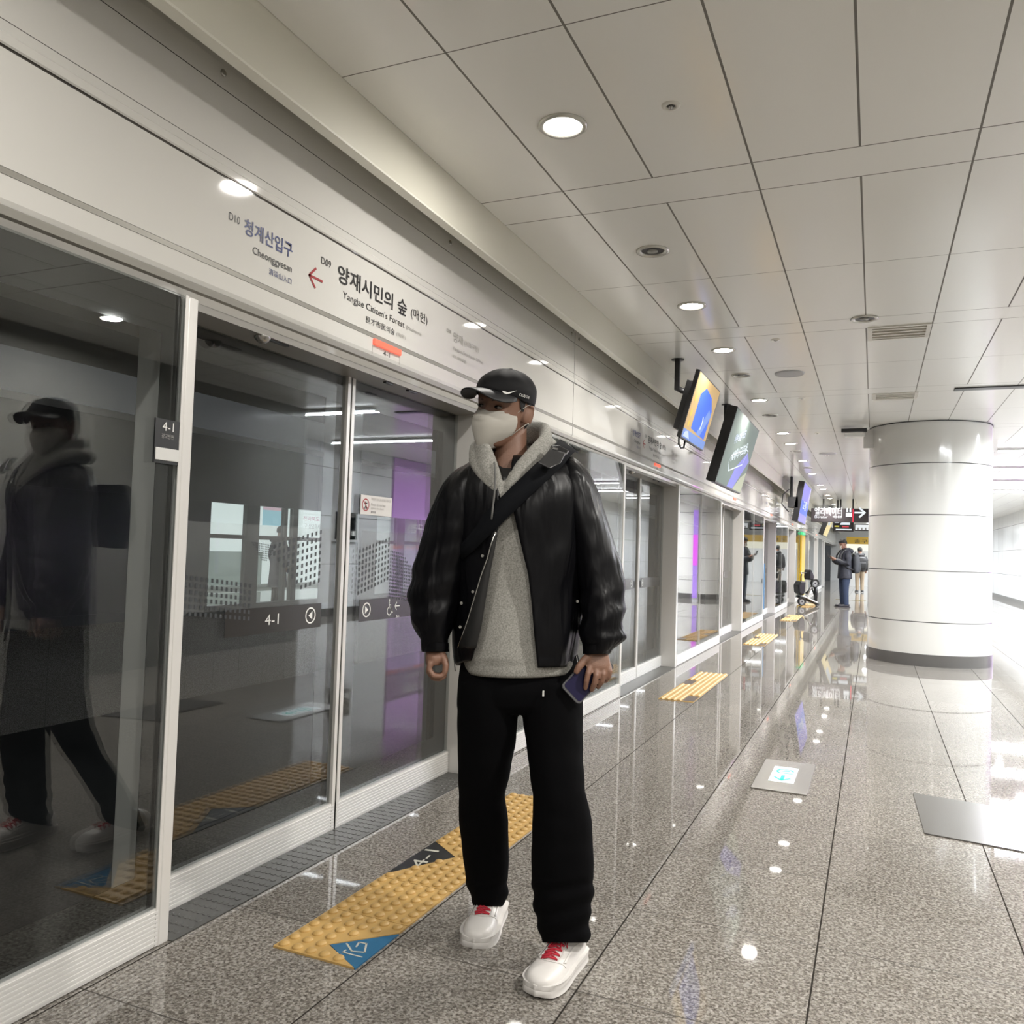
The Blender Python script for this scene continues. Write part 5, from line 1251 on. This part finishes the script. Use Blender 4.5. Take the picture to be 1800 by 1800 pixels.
MB().prism([cb+sd_*a_+ax*b_ for a_, b_ in ((-.014, -.014), (.014, -.014), (.014, .014), (-.014, .014))], nf*.0015).build('camera_block', M_BLACK, PH)

# ------------------------------------------------------------------ other people
def figure(name, label, base, hgt, facing, coat, trou, hair, seed, coat_len=.42, cap_=False, arms='phone', cats='person', longcoat=False, vox=.012):
    """standing adult; base on the floor, facing = unit vector"""
    base = Vector(base); F = Vector(facing).normalized(); R_ = F.cross(ZD).normalized(); k = hgt/1.75
    T = lambda x, y, z: base+R_*(x*k)+F*(y*k)+ZD*(z*k)
    p = thing(name, label, cats, base)
    def tube(rows, mb, n=20, ex=.9):     # rows: z, cx, cy, rx, ry
        vs = []
        rr = dense([(r[0]*100,)+tuple(r[1:]) for r in rows], 3)
        for z, cx, cy0, rx, ry in rr:
            for j in range(n):
                t = 2*math.pi*j/n; vs.append(T(cx+rx*se(math.cos(t), ex), cy0+ry*se(math.sin(t), ex), z/100))
        m = len(rr); return mb.add(vs, [(a*n+b, a*n+(b+1) % n, (a+1)*n+(b+1) % n, (a+1)*n+b) for a in range(m-1) for b in range(n)]+[tuple(range(n))[::-1], tuple((m-1)*n+b for b in range(n))])
    b_ = MB(); hc = T(0, .05, 1.60)
    tilt_ = .35 if arms == 'phone' else 0
    Fh = (F*math.cos(tilt_)-ZD*math.sin(tilt_)); Uh = (ZD*math.cos(tilt_)+F*math.sin(tilt_))
    H = lambda x, y, z: hc+(R_*x+Fh*y+Uh*z)*k
    headmesh(H, b_, detail=False)
    tube([(1.38, 0, 0, .06, .055), (1.50, 0, .01, .052, .052), (1.56, 0, .02, .05, .05)], b_)
    tube([(.85, 0, 0, .13, .10), (1.1, 0, 0, .12, .09), (1.35, 0, 0, .16, .09), (1.42, 0, 0, .08, .06)], b_)
    for s in (-1, 1):
        tube([(.08, s*.085, -.01, .035, .04), (.45, s*.085, .01, .05, .05), (.85, s*.08, 0, .07, .08)], b_)
        if arms == 'phone':
            A = [T(s*.19, 0, 1.36), T(s*.22, .02, 1.12), T(s*.12, .22, 1.16), T(s*.03, .33, 1.24)]
        elif arms == 'down': A = [T(s*.19, 0, 1.36), T(s*.23, -.01, 1.10), T(s*.24, .04, .86), T(s*.23, .06, .78)]
        b_.sweep(A, [.045*k, .04*k, .03*k, .03*k], n=10)
        e = A[-1]; dd = (A[-1]-A[-2]).normalized()
        for f in range(4): b_.sweep([e-dd*.01, e+dd*.035+R_*((f-1.5)*.016), e+dd*.07+ZD*.015+R_*((f-1.5)*.015)], .009*k, n=7)
        b_.sweep([e-dd*.02, e+dd*.02-R_*s*.03, e+dd*.05-R_*s*.03], .01*k, n=7)
    fuse(b_, 'body', M_SKIN, p, vox*.7, 2)
    c = MB(); z0 = .40 if longcoat else coat_len*1.0+.30
    tube([(z0, 0, .0, .20 if not longcoat else .26, .17 if not longcoat else .2), (z0+.05, 0, 0, .20 if not longcoat else .25, .165), (1.0, 0, -.0, .185, .15), (1.2, 0, 0, .19, .145), (1.34, 0, -.01, .205, .13), (1.41, 0, -.01, .16, .11), (1.46, 0, -.02, .085, .09), (1.50, 0, -.02, .07, .075)], c, n=32)
    for s in (-1, 1):
        if arms == 'phone': A = [T(s*.17, -.01, 1.36), T(s*.225, .0, 1.24), T(s*.23, .02, 1.11), T(s*.17, .14, 1.13), T(s*.08, .26, 1.18)]
        else: A = [T(s*.17, 0, 1.36), T(s*.22, 0, 1.24), T(s*.24, -.01, 1.08), T(s*.25, .03, .95), T(s*.245, .05, .84)]
        c.sweep(A, [.07*k, .082*k, .080*k, .07*k, .055*k], n=16)
    hood = MB()
    c.sweep([T(-.10, .03, 1.47), T(-.12, -.06, 1.46), T(-.06, -.14, 1.42), T(.06, -.14, 1.42), T(.12, -.06, 1.46), T(.10, .03, 1.47)], [.035*k, .05*k, .06*k, .06*k, .05*k, .035*k], n=14)
    fuse(c, 'coat', coat, p, vox, 4)
    t_ = MB()
    for s in (-1, 1):
        tube([(.06, s*.09, 0, .06, .07), (.10, s*.09, 0, .062, .072), (.45, s*.09, .015, .072, .082), (.75, s*.085, 0, .088, .11), (.92, s*.07, 0, .10, .12)], t_)
    fuse(t_, 'trousers', trou, p, vox, 3)
    for s in (-1, 1):
        sh = MB(); P = [T(s*.095, -.08, .045), T(s*.095, -.02, .05), T(s*.10, .06, .045), T(s*.105, .14, .035), T(s*.11, .185, .03)]
        sh.sweep(P, [.038*k, .045*k, .045*k, .045*k, .028*k], [.04*k, .045*k, .04*k, .033*k, .026*k], n=12, up=R_)
        so2 = sh.build('shoe', mat('dark_shoe', (.025, .025, .03), .5) if not cap_ else mat('bg_shoe', (.05, .05, .05), .5), p, smooth=True)
        MB().prism([T(s*.095-.045, -.10, .002), T(s*.10-.05, .10, .002), T(s*.11-.03, .21, .002), T(s*.11+.03, .21, .002), T(s*.10+.05, .10, .002), T(s*.095+.045, -.10, .002)], ZD*.02).build('sole', mat('bg_sole', (.3, .3, .3), .6) if cap_ else M_BLACK, so2)
    hm = MB(); vs = []; n = 28; rr = [(-.02, .078, .02, -.100), (.02, .083, .03, -.104), (.05, .086, .096, -.106), (.08, .083, .094, -.10), (.11, .066, .072, -.078), (.128, .03, .035, -.035), (.130, .004, .0, -.01)]
    for z, w, f, b in rr:
        for j in range(n):
            t = 2*math.pi*j/n; c0 = (f+b)/2; x = w*math.cos(t); y = c0+(f-c0)*math.sin(t)
            if z < .045 and math.sin(t) > .1: y = min(y, .0); x *= 1.0
            vs.append(H(x, y, z+.003*math.sin(5*t+seed)))
    hm.add(vs, [(a*n+b, a*n+(b+1) % n, (a+1)*n+(b+1) % n, (a+1)*n+b) for a in range(len(rr)-1) for b in range(n)])
    solid(hm.build('hair', hair, p, smooth=True), .004, 0)
    return p, T, H, k
M_NAVY = mat('navy_padded_coat', (.010, .012, .021), .6, bump=(14, .5, .03))
M_JEAN = mat('blue_jeans', (.013, .024, .055), .8)
M_TAN = mat('tan_trousers', (.30, .24, .17), .8)
FH = Vector((FW.x, FW.y, 0)).normalized(); RH = Vector((FH.y, -FH.x, 0))
# man on his phone, seen from the side, facing image left
PB = on(1484, 1067, 2, 0)
p2, T, H, k = figure('person', 'man in a dark navy coat and blue jeans standing side on, looking at his phone', PB, 1.78, -RH, M_NAVY, M_JEAN, M_HAIR, 1)
MB().prism([H(-.05, .08, -.02), H(.05, .08, -.02), H(.045, .115, -.06), H(.03, .10, -.11), H(-.03, .10, -.11), H(-.045, .115, -.06)], (H(0, -.02, 0)-H(0, 0, 0))).build('face_mask', M_MASK, p2, bevel=.008)
tag(MB().prism([T(-.036, .40, 1.24), T(.036, .40, 1.24), T(.036, .45, 1.37), T(-.036, .45, 1.37)], RH*.0+FH*0+ZD*0+(T(0, .008, 0)-T(0, 0, 0))).build('smartphone', M_BLACK, bevel=.002), 'small dark phone held up by the man in the navy coat', 'phone')
def backpack(T, k, m, label, s=1.0, off=-.26):
    bp_ = thing('backpack', label, 'backpack', T(0, off, 1.1)); b = MB(); n = 28
    rows = [(.86, .10, .05), (.88, .135, .075), (.95, .15, .095), (1.10, .155, .10), (1.25, .145, .09), (1.34, .11, .065), (1.37, .05, .03)]; vs = []
    rr = dense([(z*100, a, c) for z, a, c in rows], 2)
    for z, a, c in rr:
        for j in range(n):
            t = 2*math.pi*j/n; vs.append(T(a*s*se(math.cos(t), .7), off+c*s*se(math.sin(t), .8), z/100))
    b.add(vs, [(p*n+q, p*n+(q+1) % n, (p+1)*n+(q+1) % n, (p+1)*n+q) for p in range(len(rr)-1) for q in range(n)]+[tuple(range(n))[::-1], tuple((len(rr)-1)*n+q for q in range(n))])
    b.build('main_pack', m, bp_, smooth=True)
    f = MB(); vs = []
    for z, a, c in rr[2:int(len(rr)*.6)]:
        for j in range(n):
            t = 2*math.pi*j/n; vs.append(T(a*.8*s*se(math.cos(t), .7), off-c*s*.55+c*.7*s*se(math.sin(t), .8), z/100))
    q_ = len(vs)//n; f.add(vs, [(p*n+q, p*n+(q+1) % n, (p+1)*n+(q+1) % n, (p+1)*n+q) for p in range(q_-1) for q in range(n)]+[tuple(range(n))[::-1], tuple((q_-1)*n+q for q in range(n))])
    f.build('front_pocket', m, bp_, smooth=True)
    MB().sweep([T(-.03, off, 1.37), T(-.02, off-.01, 1.41), T(.02, off-.01, 1.41), T(.03, off, 1.37)], .009, n=8).build('grab_handle', M_BLACK, bp_, smooth=True)
    for sg in (-1, 1):
        MB().sweep([T(sg*.10, off+.05, 1.30), T(sg*.125, -.06, 1.455), T(sg*.13, .07, 1.44), T(sg*.14, .155, 1.30), T(sg*.16, .14, 1.10), T(sg*.19, .0, .98), T(sg*.13, off+.06, .95)], .022*k, .006, n=8, up=R_ if False else ZD+T(0, 1, 0)-T(0, 0, 0)).build('shoulder_strap', M_BLACK, bp_, smooth=True)
    return bp_
backpack(T, k, mat('grey_backpack', (.03, .034, .04), .6, bump=(30, .3)), 'grey and black backpack worn by the man in the navy coat')
PB3 = on(1511, 1041, 2, 0)
p3, T, H, k = figure('person', 'person in tan trousers walking away behind the man in the navy coat', PB3, 1.72, (FH*.95+RH*.2), mat('black_coat', (.012, .012, .014), .6), M_TAN, M_HAIR, 2, cap_=True, arms='down', coat_len=.5)
backpack(T, k, mat('black_backpack', (.008, .008, .009), .5), 'big black backpack worn by the person in tan trousers', 1.25, -.28)
# person on the opposite platform
p4, T, H, k = figure('person', 'person in a long dark coat on the opposite platform, seen through the left leaf', on(486, 1062, 0, -10.6)*1, 1.56, (.3, 1, 0), mat('long_coat', (.03, .03, .04), .7), M_TROU, M_HAIR, 3, arms='down', longcoat=True)
for o in [p4]+list(p4.children): pass
p4.location.z = 0
# ------------------------------------------------------------------ folded mobility scooter
sc = thing('mobility_scooter', 'folded black and silver mobility scooter standing upright on the platform', 'scooter', on(1423, 1066, 2, 0))
SD = CAM.y; sdep = (on(1423, 1066, 2, 0)-CAM).dot(FW)
q = lambda x, y, o=0: pd(x, y, sdep+o)
z0 = q(1423, 1066).z; q0 = q; q = lambda x, y, o=0: q0(x, y, o)+ZD*.014
def wheel(x, y, o, r, hub=True):
    c = q(x, y, o); w = FH*.045
    W_ = MB(); prf = [(r*.55, -.035), (r*.85, -.045), (r, -.025), (r, .025), (r*.85, .045), (r*.55, .035), (r*.55, -.035)]
    u = RH; v = ZD; n = 28; vs = []
    for rr_, h in prf:
        for j in range(n): t = 2*math.pi*j/n; vs.append(c+u*rr_*math.cos(t)+v*rr_*math.sin(t)+FH*h)
    W_.add(vs, [(a*n+b, a*n+(b+1) % n, (a+1)*n+(b+1) % n, (a+1)*n+b) for a in range(len(prf)-1) for b in range(n)])
    wo = W_.build('wheel', M_BLACK, sc, smooth='auto')
    MB().cyl(c-FH*.03, c+FH*.03, r*.56, 20).build('rim', mat('rim_grey', (.22, .22, .22), .6), wo)
    MB().cyl(c-FH*.045, c+FH*.045, r*.18, 12).build('hub', M_BLACK, wo)
px = sdep/FPX
wheel(1409, 1058, -.0, 7.2*px); wheel(1409.5, 1057.3, .42, 7.2*px)
wheel(1432.3, 1026, .02, 7.6*px); wheel(1432.3, 1026, .40, 7.6*px)
wheel(1436, 1063.5, .2, 3.2*px)
MB().sweep([q(1404, 1048, .2), q(1412, 1050, .2), q(1424, 1056, .2), q(1433, 1060, .2)], .035, .20, n=10, up=ZD).build('deck', mat('scooter_silver', (.5, .5, .5), .3, metal=.4), sc, smooth=True)
MB().sweep([q(1403, 1050, .2), q(1413, 1053, .2), q(1434, 1062, .2)], .03, .17, n=10, up=ZD).build('under_frame', M_BLACK, sc, smooth=True)
MB().prism([q(1405, 1044), q(1404, 1030), q(1408, 1023), q(1417, 1023), q(1416, 1040), q(1413, 1048)], FH*.42).build('battery_cover', M_BLACK, sc, bevel=.03)
MB().sweep([q(1433, 1058, .2), q(1434, 1042, .2), q(1433, 1030, .2)], .05, n=10).build('rear_post', M_BLACK, sc, smooth=True)
MB().sweep([q(1418, 1050, .1), q(1424, 1036, .1), q(1430, 1026, .1)], .028, n=10).build('hinge_arm', M_STEEL, sc, smooth=True)
MB().sweep([q(1416, 1044, .3), q(1427, 1034, .3), q(1433, 1052, .3)], .022, n=10).build('hinge_arm', M_BLACK, sc, smooth=True)
MB().prism([q(1423, 1017), q(1423.5, 1004), q(1427, 1002), q(1432, 1015), q(1430, 1020), q(1424, 1021)], FH*.42).build('seat', M_BLACK, sc, bevel=.02)
MB().sweep([q(1408, 1024, .2), q(1408, 1014, .2), q(1410, 1008, .2), q(1416, 1008, .2), q(1424, 1009, .2)], .018, n=10).build('steering_column', M_DKMET, sc, smooth=True)
MB().sweep([q(1409, 1010, .0), q(1408, 1007, .1), q(1408, 1007, .32), q(1409, 1010, .42)], .02, n=10).build('handlebar', M_STEEL, sc, smooth=True)
